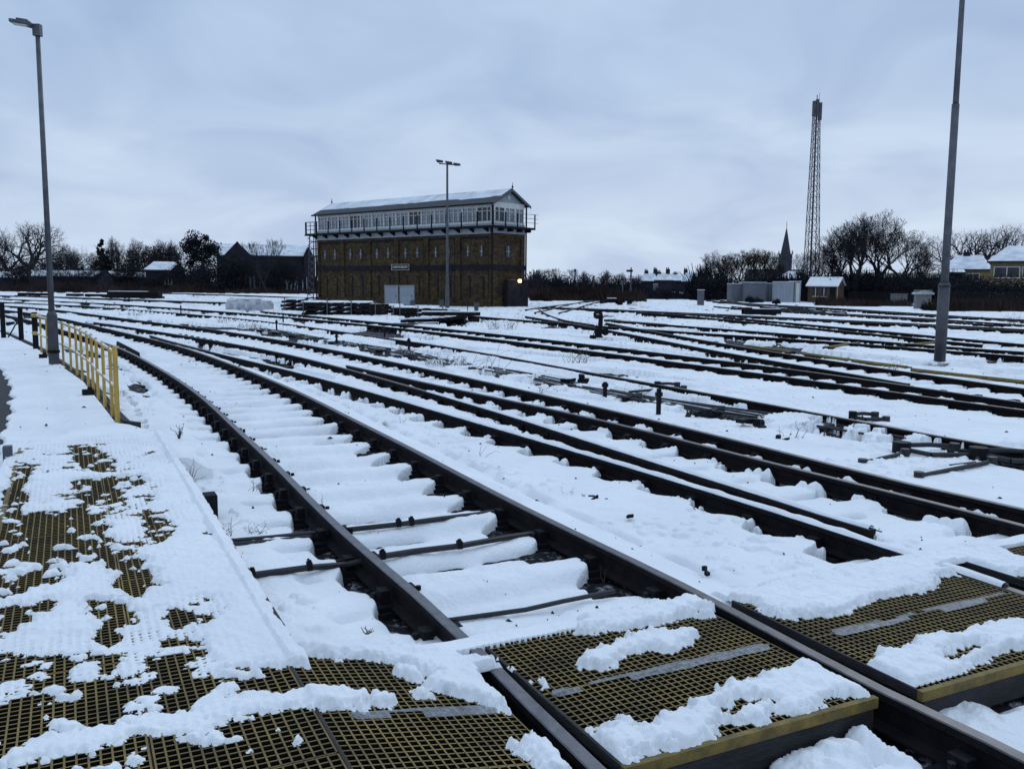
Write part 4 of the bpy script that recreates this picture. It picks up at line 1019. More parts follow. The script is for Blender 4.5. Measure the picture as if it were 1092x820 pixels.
# kerb beam along the fence
kk = smooth_line(KERB, .25, 1.0)
b = MB(); b.sweep([(x, y, .0) for x, y in kk], [(-.13, .055), (-.05, .06), (-.05, -.12), (-.13, -.12)]); b.sweep([(x, y, .0) for x, y in kk], [(-.045, .035), (.0, .035), (.0, -.12), (-.045, -.12)])
tag(b.build('kerb', board), kind='structure')
for px, py in ((46, 381), (94, 420)):
    g = foot(px, py, .06); b = MB(); b.cbox((0, 0, .0), .16, .12, .14, .6); b.cbox((.03, 0, .08), .07, .05, .05, .6)
    tag(b.build('kerb_bracket', blackm, None, g, bevel=.01), 'black bracket clamped on the kerb under the yellow fence, %s' % ('behind the lamp post' if px < 60 else 'near the fence end'), 'bracket')
g = foot(12, 360, .05); b = MB(); b.path([(-.15, .1, 0), (.05, 0, .22), (.14, 0, .38), (.22, 0, .42)], .022); b.tube((-.12, .02, .40), (.10, .02, .44), .06, .04, n=8)
tag(b.build('point_lever', blackm, None, g), 'small black lever sticking out of the kerb between the black posts', 'lever')

# ground signal
g = foot(638, 360, -.08); GS = empty('ground_signal', g); tag(GS, 'low black ground signal with round head standing in the snow in mid yard', 'signal')
b = MB(); b.box(-.12, .12, -.10, .10, 0, .34); b.box(-.17, .15, -.13, .13, 0, .06); b.build('base', blackm, GS, bevel=.015)
b = MB(); b.tube((.06, 0, .3), (.08, 0, .80), .085, .075, n=10); b.build('post', blackm, GS)
b = MB(); b.tube((-.02, -.10, .80), (-.02, .06, .80), .155, .155, n=20); b.tube((-.04, -.16, .82), (-.04, -.10, .80), .10, .16, n=16); hd = b.build('head', blackm, GS)
b = MB(); b.tube((-.05, -.165, .76), (-.05, -.155, .76), .075, n=14); b.cbox((-.2, -.12, .72), .14, .02, .02); b.build('disc', plaint, hd)
b = MB(); b.tube((.24, -.02, .20), (.24, .04, .20), .13, n=14); b.path([(-.06, -.05, .45), (-.2, -.05, .02)], .018); b.tube((-.3, -.02, .02), (-.08, -.02, .02), .07, n=8); b.path([(.05, 0, .2), (.24, 0, .2)], .025); b.build('counterweight', blackm, GS)

# stacks of old sleepers
def stack(px, py, L_, W_, rows, rz, label):
    g = foot(px, py, -.18); o = empty('sleeper_stack', g, rz); tag(o, label, 'sleeper stack', 'stacks of track panels before the signal box')
    z = .05
    for r_ in range(rows):
        b = MB(); n = max(2, int(W_/.5))
        for k in range(n): b.box(-L_/2+random.uniform(-.1, .1), L_/2+random.uniform(-.1, .1), -W_/2+k*W_/n, -W_/2+k*W_/n+.26, z, z+.15)
        b.build('timber_layer', timber, o)
        b = MB()
        for k in range(max(3, int(L_/.8))): x = -L_/2+.3+k*.8; b.box(x, x+.12, -W_/2-.03, W_/2, z+.152, z+.22)
        b.build('bearer', blackm, o); z += .25
    b = MB()
    for k in range(int(L_/1.3)):
        x = -L_/2+k*1.3; x1 = x+1.15+random.uniform(-.3, .1); y1 = W_/2; y0 = -W_/2+random.uniform(-.05, .3)
        b.add([(x, y0, z-.02), (x1, y0, z-.02), (x1, y1, z-.02), (x, y1, z-.02), (x+.08, y0+.05, z+.06), (x1-.1, y0+.08, z+.06), (x1-.05, y1, z+.06), (x+.05, y1, z+.06)], [(4,5,6,7),(0,1,5,4),(1,2,6,5),(2,3,7,6),(3,0,4,7)])
    b.build('snow_top', snow, o)
    for k in range(2+int(L_/1.5)):
        b = MB(); x = -L_/2+.2+k*1.4; b.box(x, x+.05, -W_/2-.08, -W_/2-.04, 0, z+.1); b.build('strap', galv, o)
stack(324, 332, 2.4, 1.6, 3, -.1, 'leftmost stack of track timbers, left of the longest stack before the signal box')
stack(369, 337, 4.8, 1.9, 3, -.12, 'longest high stack of track timbers with slabs of snow on top')
stack(414, 335, 3.4, 1.8, 2, -.12, 'lower stack of track timbers just left of the grey cabinets')
stack(447, 338, 3.0, 1.7, 2, -.10, 'rightmost stack of track timbers, nearest to the lamp post with three lanterns')
b = MB()
for k in range(6): b.cbox((k*.25-.6, -k*.05, .12+.03*k), 2.3, .22, .14, -.7+.05*k, tilt=.05)
for k in range(14): b.cbox((random.uniform(.6, 2.2), random.uniform(-.4, .6), random.uniform(.05, .3)), random.uniform(.3, .8), .2, .2, random.uniform(0, 3), tilt=random.uniform(-.4, .4))
b.cbox((.9, .5, .45), 2.8, .5, .16, .02)
PL = b.build('timber_pile', timber, None, foot(460, 345, -.15)); tag(PL, 'untidy pile of broken dark timbers and poles lying right of the sleeper stacks', 'timber pile')
b = MB()
for k in range(4): b.cbox((k*.28-.75, -k*.05, .22+.03*k), 2.1, .14, .05, -.7+.05*k, tilt=.05)
b.cbox((.8, .5, .55), 2.6, .45, .06, .02); b.build('snow_top', snow, PL)
# bulk bags
def bag(px, py, s_, label):
    b = MB(); n = 10; vv = []
    for k in range(6):
        t = k/5; z = .8*s_*t; r = .62*s_*(1-.10*abs(t-.4)-(.35 if k == 5 else 0))
        for j in range(n):
            a = 2*PI*j/n; e_ = (abs(math.cos(a))**.5*math.copysign(1, math.cos(a)), abs(math.sin(a))**.5*math.copysign(1, math.sin(a)))
            vv.append((e_[0]*r*random.uniform(.93, 1.05), e_[1]*r, z*random.uniform(.95, 1.04)))
    b.add(vv, [(k*n+j, k*n+(j+1) % n, (k+1)*n+(j+1) % n, (k+1)*n+j) for k in range(5) for j in range(n)]+[tuple(range(5*n, 6*n))])
    o = b.build('bulk_bag', bagm, None, foot(px, py, -.15), smooth=True); tag(o, label, 'bag', 'white bulk bags by the sleeper stacks')
    b = MB(); b.cbox((0, 0, .84*s_), .9*s_, .8*s_, .1); b.build('snow_top', snow, o)
bag(250, 331, .85, 'leftmost white bulk bag sunk in the snow left of the sleeper stacks'); bag(260, 331.5, .95, 'second white bulk bag from the left'); bag(272, 332, .95, 'third white bulk bag from the left'); bag(284, 331, .75, 'rightmost low white bulk bag beside the leftmost sleeper stack')
# dark trolley-like heap far left
b = MB(); b.box(-2.6, 2.6, -.5, .5, .1, .75); b.box(-1.2, 3.2, -.6, -.5, .1, .3)
for x in (-2.2, -.8, .8, 2.2): b.tube((x, -.55, .25), (x, -.45, .25), .22, n=10)
o = b.build('flat_trolley', timber, None, foot(144, 319, -.15)); tag(o, 'long dark low platform trolley on the far tracks at the left', 'trolley')
b = MB(); b.box(-2.5, 1.2, -.45, .45, .752, .8); b.build('snow_top', snow, o)
for i, px in enumerate((28, 46, 80, 100, 118)):
    b = MB(); b.box(-.9, .9, -.2, .2, 0, .35); o = b.build('timber_block', timber, None, foot(px, 315+.02*px, -.15)); tag(o, 'dark timber block beside the far left track, %s of five from the left' % ['first', 'second', 'third', 'fourth', 'fifth'][i], 'timber', 'timber blocks by the far left track')
# concrete posts, right of the centre
def cpost(px, pt, pb, wpx, label):
    g = foot(px, pb, -.12); h = at(px, pt, g[1])[2]-g[2]; w_ = wpx*g[1]/F
    o = empty('relay_post', g); tag(o, label, 'post', 'grey relay posts')
    b = MB(); b.box(-w_/2, w_/2, -.2, .2, 0, h); b.build('body', galv, o, bevel=.02); b = MB(); b.box(-w_/2-.03, w_/2+.03, -.22, .22, h, h+.05); b.build('cap', snow_far, o)
cpost(747, 309.5, 326, 6.5, 'tallest grey relay post in front of the far bushes, centre right'); cpost(737, 311.5, 317.5, 4, 'small grey relay post just left of the tallest one'); cpost(763.5, 309.5, 318.5, 4, 'grey relay post right of the tallest one, against the scrub'); cpost(699, 303, 313.5, 4.5, 'grey post standing before the houses with snowy roofs')
for px, py, h, lb in ((471, 328.5, .6, 'stubby grey post just left of the three-lantern lamp post'), (508, 332, .55, 'stubby grey post right of the three-lantern lamp post'), (440, 327, .5, 'stubby grey post beside the right-hand grey cabinet')):
    b = MB(); b.box(-.14, .14, -.14, .14, 0, h); b.box(-.2, .2, -.16, .16, h*.6, h*.75); tag(b.build('marker_post', galv, None, foot(px, py, -.15), bevel=.01), lb, 'post')
# semaphore signal
g = foot(673, 318, -.1); g = (g[0]*.78, g[1]*.78, -.1); SM = empty('semaphore_signal', (at(672.5, 310, 105)[0], 105, -.1)); tag(SM, 'thin semaphore signal with one arm to the left, against the sky near the houses', 'signal')
b = MB(); b.tube((0, 0, 0), (0, 0, 3.6), .11, .09, n=6); b.build('post', galv_dark, SM); b = MB(); b.box(-.55, .2, -.08, -.03, 3.25, 3.5); b.build('arm', blackm, SM); b = MB(); b.tube((0,0,3.6),(0,0,3.75),.05,.12,n=8); b.box(-.3,.3,-.3,.3,2.7,2.78); b.build('finial', blackm, SM)
for px, Y, h, lb in ((633, 100, 2.6, 'slim pale post in the scrub left of the semaphore'), (613, 100, 3.3, 'dark slender post among the bushes between signal box and semaphore'), (664, 110, 2.0, 'short pale post beside the semaphore signal')):
    a = at(px, 305, Y); b = MB(); b.tube((0, 0, 0), (0, 0, h), .09, .07, n=6); b.cbox((0, 0, h), .22, .2, .3); tag(b.build('signal_post', galv if px != 613 else blackm, None, (a[0], Y, -.1)), lb, 'post')
# loose heap mid right and low trolley
b = MB()
for k in range(9): b.cbox((random.uniform(-1.3, 1.3), random.uniform(-.3, .3), random.uniform(.1, .5)), random.uniform(.4, 1.1), .4, .25, random.uniform(-.4, .4), tilt=random.uniform(-.3, .3))
o = b.build('scrap_heap', timber, None, foot(657, 325.5, -.12)); tag(o, 'low heap of black scrap timber between the curved rails and the far bushes', 'scrap heap')
b = MB(); b.cbox((-.4, 0, .62), .8, .4, .06); b.build('snow_top', snow, o)
b = MB(); b.box(-1.2, 1.2, -.25, .25, 0, .35); b.box(-1.2, -.7, -.35, .35, 0, .45); o = b.build('point_machine', blackm, None, foot(812, 335.5, -.1), bevel=.02); tag(o, 'long low black point machine between the tracks in front of the pale containers', 'point machine')
b = MB(); b.box(-.6, 1.15, -.2, .2, .352, .39); b.build('snow_top', snow, o)

# ------------------------------------------------------------------ rodding run, cranks, cables
RD = empty('point_rodding'); tag(RD, 'bundle of parallel steel rods running through the snow in the middle of the yard', 'rodding')
for k in range(6):
    X_ = offs(decim(ROD), (k-2.5)*.10); b = MB(); b.path([(p[0], p[1], -.098+.02*math.sin(i*.9+k*1.3)) for i, p in enumerate(X_)], .016, n=6); b.build('rod', rodm, RD)
st_ = arclen(ROD)
for q in np.arange(1, st_[-1], 1.9):
    b = MB()
    x = np.interp(q, st_, ROD[:, 0]); y = np.interp(q, st_, ROD[:, 1]); b.cbox((x, y, -.13), .10, .7, .09, -1.0+.5); b.build('roller_stool', blackm, RD)
def crank(px, py, rz, label, s_=1.0):
    g = foot(px, py, -.10); o = empty('angle_crank', g, rz); tag(o, label, 'crank', 'cranks of the point rodding')
    b = MB(); b.tube((0, 0, -.08), (0, 0, .14), .10*s_, .10*s_, n=12); b.cbox((0, 0, -.05), .34*s_, .3*s_, .06); b.build('pivot', blackm, o)
    b = MB(); b.path([(0, 0, .10), (.34*s_, .05, .10), (.62*s_, .0, .09)], .028, n=8); b.tube((.60*s_, 0, .04), (.60*s_, 0, .13), .055, n=10); b.build('arm', rodm, o)
    b = MB(); b.path([(0, 0, .06), (.2*s_, -.3*s_, .05), (.75*s_, -.28*s_, .05)], .028, n=8); b.tube((.75*s_, -.28*s_, 0), (.75*s_, -.28*s_, .09), .055, n=10); b.build('arm', rodm, o)
    b = MB(); b.path([(.0, .0, .05), (-.15, -.3, .02), (-.95*s_, -.62*s_, -.01)], .022, n=6); b.build('rod', rodm, o)
crank(961, 484, .0, 'left one of the two larger black cranks beside the rodding')
crank(1043, 490, -.05, 'right one of the two black cranks beside the rodding, near the frame edge', 1.0)
crank(909, 449, .1, 'small black crank on top of the rodding, left of the two larger cranks', .55)
crank(701, 415, .0, 'small black crank at the rodding behind the two short black posts', .6)
for (a, c, lb) in (((920, 493), (965, 485), 'short rod lying in the snow left of the left crank'), ((980, 507), (1058, 494), 'long rod reaching from the dark third track to the right crank')):
    A = gp(*a, -.07); C = gp(*c, -.07); b = MB(); b.path([(*A, -.075), (*C, -.05)], .024, n=8); b.tube((*A, -.1), (*A, -.03), .05, n=8); b.tube((*C, -.1), (*C, .0), .05, n=8); tag(b.build('point_rod', rodm), lb, 'rod', 'loose point rods')
def stretch(pts, label, r=.02, knobs=()):
    W_ = [gp(x, y, z) for x, y, z in pts]; b = MB(); P_ = [(w[0], w[1], p[2]) for w, p in zip(W_, pts)]; b.path(P_, r, n=8)
    o = b.build('stretcher_rod', rodm); tag(o, label, 'rod', 'rods crossing under the nearest track')
    for t in knobs:
        i = min(len(P_)-2, int(t)); f = t-i; c = [P_[i][k]*(1-f)+P_[i+1][k]*f for k in range(3)]
        b = MB(); b.cbox((c[0], c[1], c[2]+.01), .035, .05, .055, .4); b.tube((c[0], c[1], c[2]), (c[0], c[1], c[2]+.05), .014, n=8); b.build('clamp', blackm, o)
stretch([(236,578,-.07),(292,573,-.10),(350,567,-.11),(425,559,-.085),(470,553,-.08),(505,549,-.09),(545,543,-.12)], 'farther one of two rods crossing under the nearest rail beside the walkway', .021, (3.0, 3.3))
stretch([(240,581,-.08),(292,577,-.11),(350,570,-.12)], 'short doubled piece of rod between the walkway and nearest rail', .018)
stretch([(262,614,-.06),(330,605,-.07),(370,602,-.11),(408,593,-.07),(440,588,-.075),(490,582,-.07),(540,573,-.09),(590,566,-.13)], 'nearer one of two rods crossing under the nearest rail, with small clamps', .022, (.1, 1.0, 5.0, 3.0))
stretch([(472,662,-.07),(560,650,-.065),(600,641,-.06),(655,630,-.08)], 'thin rod lying between the rails just behind the grated crossing', .014)
# small dark things in the snow
def lumps(px, py, z, n, spread, size, label):
    g = gp(px, py, z); b = MB()
    for k in range(n): b.cbox((random.uniform(-spread, spread), random.uniform(-spread, spread)*.6, random.uniform(0, size*.8)), size*random.uniform(.5, 1.3), size*random.uniform(.4, .9), size*random.uniform(.4, .9), random.uniform(0, 3), tilt=random.uniform(-.4, .4))
    tag(b.build('iron_scrap', blackm, None, (g[0], g[1], z), bevel=.004), label, 'scrap', 'bits of black ironwork in the snow')
lumps(671, 554, -.09, 2, .02, .05, 'lone little black bolt in the smooth snow beyond the nearest track')
lumps(640, 534, -.10, 4, .08, .05, 'row of little dark lumps beside a weed beyond the nearest track')
lumps(624, 531, -.10, 3, .06, .05, 'dark twiggy lump left of the row of little dark lumps')
lumps(752, 611, -.09, 2, .02, .045, 'small black bolt just behind the grated crossing')
lumps(803, 457, -.10, 6, .14, .13, 'black iron block with snow on it, between the dark rails and the rodding')
lumps(741, 444, -.10, 6, .22, .10, 'flat black iron plate between the short black post and the iron block')
lumps(835, 470, -.10, 3, .08, .09, 'small dark lump right of the black iron block')
lumps(614, 410, -.12, 8, .25, .12, 'dark iron lump at the start of the thick rodding')
lumps(620, 407, -.10, 5, .12, .12, 'dark block lying upon the rodding left of the short black posts')
for i, (px, py, h, lb) in enumerate(((645, 425, .28, 'left one of two short black stakes by the rodding'), (702, 445, .42, 'taller black stake nearest the dark rails, right of the other'), (436, 374, .35, 'short black stake in the weeds left of the middle'), (410, 362, .4, 'thin black stake on the far side of the weeds'), (302, 345, .35, 'thin stake beside the single rail at left'), (295, 352, .4, 'small black pulley stake in the weeds at left'), (359, 367, .3, 'small black stake among rodding in front of the sleeper stacks'), (193, 335, .5, 'leftmost black stake by the weedy far tracks'))):
    b = MB(); b.cbox((0, 0, h/2), .06, .04, h, .3); b.cbox((0, 0, h*.8), .10, .05, .06, .3); tag(b.build('stake', blackm, None, foot(px, py, -.12)), lb, 'stake')

# ------------------------------------------------------------------ mast
mx0 = at(865, 300, 118); MS = empty('lattice_mast', (mx0[0], 118, -.2)); tag(MS, 'tall slender lattice radio mast with antennas on top', 'mast')
Htop = at(871, 122, 118)[2]+.2; leanx = (at(871, 115, 118)[0]-mx0[0])/.55
def mp_(t, sx, sy):
    hw = .86*(1-t)+.36*t; return (leanx*t*.55+sx*hw, sy*hw, Htop*t)
b = MB()
for sx_, sy_ in ((-1, -1), (1, -1), (1, 1), (-1, 1)): b.tube(mp_(0, sx_, sy_), mp_(1, sx_, sy_), .06, .045, n=5)
b.build('corner_legs', galv_dark, MS)
b = MB(); t = 0; zs = [0]
while zs[-1] < 1: zs.append(min(1, zs[-1]+.082*(1-.55*zs[-1])))
for a, c in zip(zs[:-1], zs[1:]):
    for (s1, s2) in (((-1, -1), (1, -1)), ((1, -1), (1, 1)), ((1, 1), (-1, 1)), ((-1, 1), (-1, -1))):
        b.tube(mp_(a, *s1), mp_(c, *s2), .028, n=4, caps=False); b.tube(mp_(a, *s2), mp_(c, *s1), .028, n=4, caps=False)
        b.tube(mp_(c, *s1), mp_(c, *s2), .028, n=4, caps=False)
b.build('bracing', galv_dark, MS)
b = MB(); b.tube((leanx*.25, 0, 0), (leanx*.55, 0, Htop), .12, n=6); b.build('cable_ladder', galv_dark, MS)
for dx, z0_, z1_ in ((-.42, .1, 2.0), (.4, -.4, 1.8), (.0, .2, 2.2)):
    b = MB(); b.box(leanx*.55+dx-.17, leanx*.55+dx+.17, -.4, .0, Htop+z0_-.4, Htop+z1_-.4); b.build('antenna', galv_dark, MS)
b = MB(); b.tube((leanx*.55, 0, Htop), (leanx*.55, 0, Htop+2.4), .06, n=6); b.tube((leanx*.55+.3, 0, Htop+1), (leanx*.55+.3, 0, Htop+2.7), .025, n=5); b.build('pole', galv_dark, MS)

# ------------------------------------------------------------------ buildings
def house(name, label, px0, px1, pbase, peave, pridge, Y, depth, wallm, cat='house', rz=None, inset=0.0, zb=-.3, wins=(), chim=(), roofm=None, group=None, gable_side=None):
    """ridge parallel to the front; inset>0 hips the roof"""
    a = at(px0, pbase, Y); c = at(px1, pbase, Y); W_ = c[0]-a[0]; rz = -math.atan2((a[0]+c[0])/2, Y) if rz is None else rz; W_ *= math.cos(rz); he = at((px0+px1)/2, peave, Y)[2]-zb; hr = at((px0+px1)/2, pridge, Y)[2]-zb
    o = empty(name, (a[0], Y, zb), rz); tag(o, label, cat, group)
    b = MB(); b.box(0, W_, 0, depth, 0, he)
    if inset == 0: b.add([(0, 0, he), (0, depth, he), (0, depth/2, hr), (W_, 0, he), (W_, depth, he), (W_, depth/2, hr)], [(0, 2, 1), (3, 4, 5)])
    b.build('wall', wallm, o)
    ov = .35; i_ = inset*W_
    b = MB(); z_e = he-.05
    b.add([(-ov, -ov, z_e), (W_+ov, -ov, z_e), (W_+ov, depth+ov, z_e), (-ov, depth+ov, z_e), (i_-(ov if not inset else 0), depth/2, hr), (W_-i_+(ov if not inset else 0), depth/2, hr)],
          [(0,1,5,4),(2,3,4,5),(1,2,5),(3,0,4)] if inset else [(0,1,5,4),(2,3,4,5)])
    rf = b.build('roof', roofm or snow_far, o)
    b = MB(); b.box(-ov-.02, W_+ov+.02, -ov-.06, -ov-.01, z_e-.2, z_e+.02); b.build('eaves', slate, o)
    for (fx, h_) in chim:
        b = MB(); b.box(fx*W_-.45, fx*W_+.45, depth/2-.35, depth/2+.35, hr-.8, hr+h_); cm = b.build('chimney', darkbrick, rf)
        b = MB(); [b.tube((fx*W_+d_, depth/2, hr+h_), (fx*W_+d_, depth/2, hr+h_+.35), .12, n=6) for d_ in (-.25, .1)]; b.build('chimney_pot', darkbrick, cm)
    for (fx, fz, ww, hh) in wins:
        b = MB(); b.box(fx*W_-ww/2, fx*W_+ww/2, -.03, .02, fz*he-hh/2, fz*he+hh/2); q = b.build('window', glass_d, o)
        b = MB(); x0, x1, z0_, z1_ = fx*W_-ww/2, fx*W_+ww/2, fz*he-hh/2, fz*he+hh/2
        b.box(x0-.08, x0, -.06, -.02, z0_, z1_); b.box(x1, x1+.08, -.06, -.02, z0_, z1_); b.box(x0-.08, x1+.08, -.061, -.021, z1_, z1_+.08); b.box(x0-.1, x1+.1, -.08, -.02, z0_-.1, z0_); b.box((x0+x1)/2-.04, (x0+x1)/2+.04, -.062, -.031, z0_, z1_)
        b.build('window_frame', plaint, q)
    return o
whs = house('warehouse', 'large dark brick warehouse with long snow-covered roof, left of the signal box', 232, 338, 310, 272, 258.5, 165, 16, darkbrick, 'warehouse')
def gab(parent, x0, x1, zt, zb_, y0=-1.2, m_=darkbrick):
    b = MB(); xm = (x0+x1)/2
    b.add([(x0, y0, 0), (x1, y0, 0), (x1, y0, zb_), (xm, y0, zt), (x0, y0, zb_), (x0, 6, 0), (x1, 6, 0), (x1, 6, zb_), (xm, 6, zt), (x0, 6, zb_)], [(0,1,2,3,4),(9,8,7,6,5),(0,4,9,5),(1,6,7,2)]); b.build('gable', m_, parent)
    b = MB(); b.add([(x0-.3, y0-.2, zb_-.2), (xm, y0-.2, zt+.1), (xm, 6, zt+.1), (x0-.3, 6, zb_-.2), (x1+.3, y0-.2, zb_-.2), (x1+.3, 6, zb_-.2)], [(0,1,2,3),(1,4,5,2)]); b.build('gable_roof', snow_far if x1-x0 > 3 else slate, parent)
k_ = 165/950.
gab(whs, (240-232)*k_, (267-232)*k_, at(255, 258, 165)[2]+.3, at(255, 273, 165)[2]+.3)
gab(whs, (322-232)*k_, (331-232)*k_, at(327, 263, 165)[2]+.3, at(327, 273, 165)[2]+.3)
gab(house('house', 'small brick house with snowy roof and chimney at the left of the warehouse', 156, 196, 310, 287.5, 278.5, 150, 8, darkbrick, inset=.22, chim=[(.45, -.6)], wins=[(.6, .5, 1.0, 1.0), (.85, .55, 1.0, 1.2)]), 4.2, 6.2, at(187, 281, 150)[2]+.3, at(187, 287, 150)[2]+.3)
lows = [(-20, 14, 306, 295.5, 289.5, 'leftmost low brick shed with snowy roof, behind the big spreading tree'), (36, 74, 306, 294, 288, 'low brick shed with snowy roof behind the trunk of the big spreading tree'), (74, 106, 306, 294.5, 288.5, 'low shed with snowy roof right behind the left lamp post'), (118, 156, 306, 295, 290, 'low shed with snowy roof next to the small brick house with chimney')]
for q in lows: house('brick_shed', q[5], q[0], q[1], q[2], q[3], q[4], 172, 9, darkbrick, 'shed', group='low sheds on the far left')
sh = house('brick_shed', 'shed with a front gable of pale boards, between the lamp post and the small house', 103, 120, 306, 293, 289, 166, 9, darkbrick, 'shed', group='low sheds on the far left')
gab(sh, .2, 2.8, at(110, 287, 166)[2]+.3, at(110, 294, 166)[2]+.3)
# pale fence behind the scrub
def pale_fence(px0, px1, pt, pb, Y, label):
    a = at(px0, pb, Y); c = at(px1, pb, Y); h = at(px0, pt, Y)[2]+.2; o = empty('paling_fence', (a[0], Y, -.2)); tag(o, label, 'fence')
    b = MB(); n = int((c[0]-a[0])/.32)
    for k in range(n):
        if random.random() < .80-.5*(abs(math.sin(k*.13+px0)) > .8): b.box(k*.32, k*.32+random.choice([.1, .14, .26]), 0, .04, .1, h*random.uniform(.75, 1.02))
    b.build('palings', snow_slush, o); b = MB(); b.box(0, c[0]-a[0], .045, .1, h*.7, h*.75); b.build('rail', darkbrick, o)
pale_fence(231, 286, 293, 308, 140, 'weathered pale paling fence in front of the warehouse, longer left piece'); pale_fence(305, 332, 293.5, 308, 140, 'weathered pale paling fence close to the signal box, shorter right piece')
# centre houses
for q in [(684, 700, 310, 299.5, 291, 200, 'leftmost distant house with steep snowy roof behind the semaphore', [(.3, .5), (.9, .9)]), (699, 716, 310, 298.5, 291.5, 190, 'middle distant house with snowy roof and dark chimneys', [(.2, .3), (.75, .9)]), (714, 728, 310, 299, 292, 215, 'distant house with snowy roof and single chimney next to the bushes', [(.4, .2)]), (728, 745, 310, 300, 290, 205, 'rightmost distant house with broad snowy roof behind the bushes', [(.15, .6)])]:
    h_ = house('house', q[6], q[0], q[1], q[2], q[3], q[4], q[5], 7, darkbrick, inset=.15, chim=q[7], group='distant houses with snowy roofs')
# snowy-roof houses on the right
h1 = house('house', 'ochre house with hipped snowy roof just right of the tall lamp post', 1006, 1053, 330, 287, 271.5, 122, 8, render_y, inset=.2, chim=[(.45, .4)], wins=[(.62, .75, 1.4, .9)])
h2 = house('house', 'ochre house with white windows and snowy roof at the right edge', 1053, 1135, 330, 278.5, 261, 100, 9, render_y, inset=.2, wins=[(.22, .74, 2.4, 1.1), (.55, .74, 1.8, 1.1), (.4, .35, 1.6, .8), (.2, .35, 1.6, .8)])
house('house', 'dark low building with snowy roof behind the big bare tree on the right', 1011, 1024, 330, 290, 283, 120, 8, darkbrick, inset=.1)
house('shed', 'dark long building with thin snowy roof behind the bare trees on the right', 905, 1003, 330, 296, 291, 128, 8, darkbrick, 'building', inset=.05, roofm=slate)
house('shed', 'dark flat building right of the mast with patches of snow on its roof', 826, 870, 320, 297.5, 289, 150, 8, darkbrick, 'building', inset=.3, roofm=snow_slush)
# church
cx, cy = at(836.5, 300, 260)[:2]; CHU = empty('church', (cx, cy, -.5)); tag(CHU, 'distant church with a dark pointed spire left of the mast', 'church')
zt = at(836, 241, 260)[2]; zm = at(836, 271, 260)[2]; b = MB(); b.box(-1.5, 1.5, -1.5, 1.5, 0, zm+.5); b.build('tower', spirem, CHU)
b = MB(); b.tube((0, 0, zm+.5), (0, 0, zt), 1.45, .06, n=8); b.tube((0, 0, zt), (0, 0, zt+1.6), .08, n=5); b.build('spire', spirem, CHU)
b = MB(); [b.tube((x, y, zm+.4), (x, y, zm+1.6), .25, .05, n=5) for x in (-1.5, 1.5) for y in (-1.5, 1.5)]; b.build('pinnacle', spirem, CHU)
b = MB(); b.box(-9, 6, 2, 10, 0, 4); b.add([(-9.3, 1.8, 4), (6.3, 1.8, 4), (6.3, 6, 6.8), (-9.3, 6, 6.8), (-9.3, 10.2, 4), (6.3, 10.2, 4)], [(0,1,2,3),(3,2,5,4),(0,3,4),(1,5,2)]); b.build('nave', spirem, CHU)
# brown hut
HU = empty('brick_hut', (*at(861, 322, 98)[:2], -.15), -.62); tag(HU, 'small brown brick hut with a snow-covered pitched roof', 'hut')
hw, hd_ = 3.1, 2.7
b = MB(); b.box(0, hw, 0, hd_, 0, 1.95); b.add([(0, 0, 1.95), (0, hd_, 1.95), (0, hd_/2, 2.75), (hw, 0, 1.95), (hw, hd_, 1.95), (hw, hd_/2, 2.75)], [(0, 2, 1), (3, 4, 5)]); b.build('wall', hutb, HU)
b = MB(); b.add([(-.2, -.25, 1.9), (hw+.2, -.25, 1.9), (hw+.2, hd_/2, 2.85), (-.2, hd_/2, 2.85), (-.2, hd_+.25, 1.9), (hw+.2, hd_+.25, 1.9), (-.2, -.25, 1.8), (hw+.2, -.25, 1.8), (hw+.2, hd_/2, 2.74), (-.2, hd_/2, 2.74)], [(0,1,2,3),(3,2,5,4),(0,6,7,1),(1,7,8,2)]); b.build('roof', snow, HU)
for x in (.85, 1.75): b = MB(); b.box(x-.3, x+.3, -.04, .01, .75, 1.65); q = b.build('window', glass_d, HU); b = MB(); b.box(x-.03, x+.03, -.06, -.041, .75, 1.65); b.box(x-.34, x+.34, -.08, -.02, .68, .75); b.build('window_frame', plaint, q)
b = MB(); b.box(2.35, 2.95, -.05, .01, .05, 1.75); b.build('door', timber, HU)
b = MB(); b.box(hw-.05, hw+.03, .05, .16, 0, 1.9); b.build('drainpipe', plaint, HU)
# pale containers
def container(px0, px1, pt, pb, Y, m_, label, ribs=True, door=False):
    a = at(px0, pb, Y); c = at(px1, pb, Y); h = at(px0, pt, Y)[2]+.15; W_ = c[0]-a[0]; o = empty('container', (a[0], Y, -.15)); tag(o, label, 'container', 'pale containers and screens left of the hut')
    b = MB(); b.box(0, W_, 0, 2.2, 0, h)
    if ribs:
        for k in range(int(W_/.3)): b.box(k*.3, k*.3+.12, -.05, -.002, .1, h-.08)
    b.build('body', m_, o)
    b = MB(); b.box(-.02, W_+.02, -.06, 2.2, h, h+.08); b.build('roof', snow_far, o)
    if door: b = MB(); b.box(W_*.2, W_*.75, -.09, -.055, .05, h-.15); b.build('door', plaint, o)
pg = mat('screen_grey', (.12, .13, .155), .7, var=.15, vscale=.8); pw = mat('container_white', (.30, .33, .37), .6, var=.12, vscale=.6)
container(780, 793, 303, 318, 101, pg, 'grey screen panel at the left end of the row beside the scrub', False)
container(793, 817, 301.5, 318, 100, pg, 'widest grey container in the row, partly hidden by a bush', False)
container(817, 829, 302.5, 318, 101, pg, 'dark grey ribbed container between the wide grey and the white one')
container(829.5, 846, 301, 319, 97, pw, 'white ribbed container, taller than the others', True)
container(847, 853.5, 300.5, 319, 97, pw, 'narrow white cabin next to the brown hut', False, True)
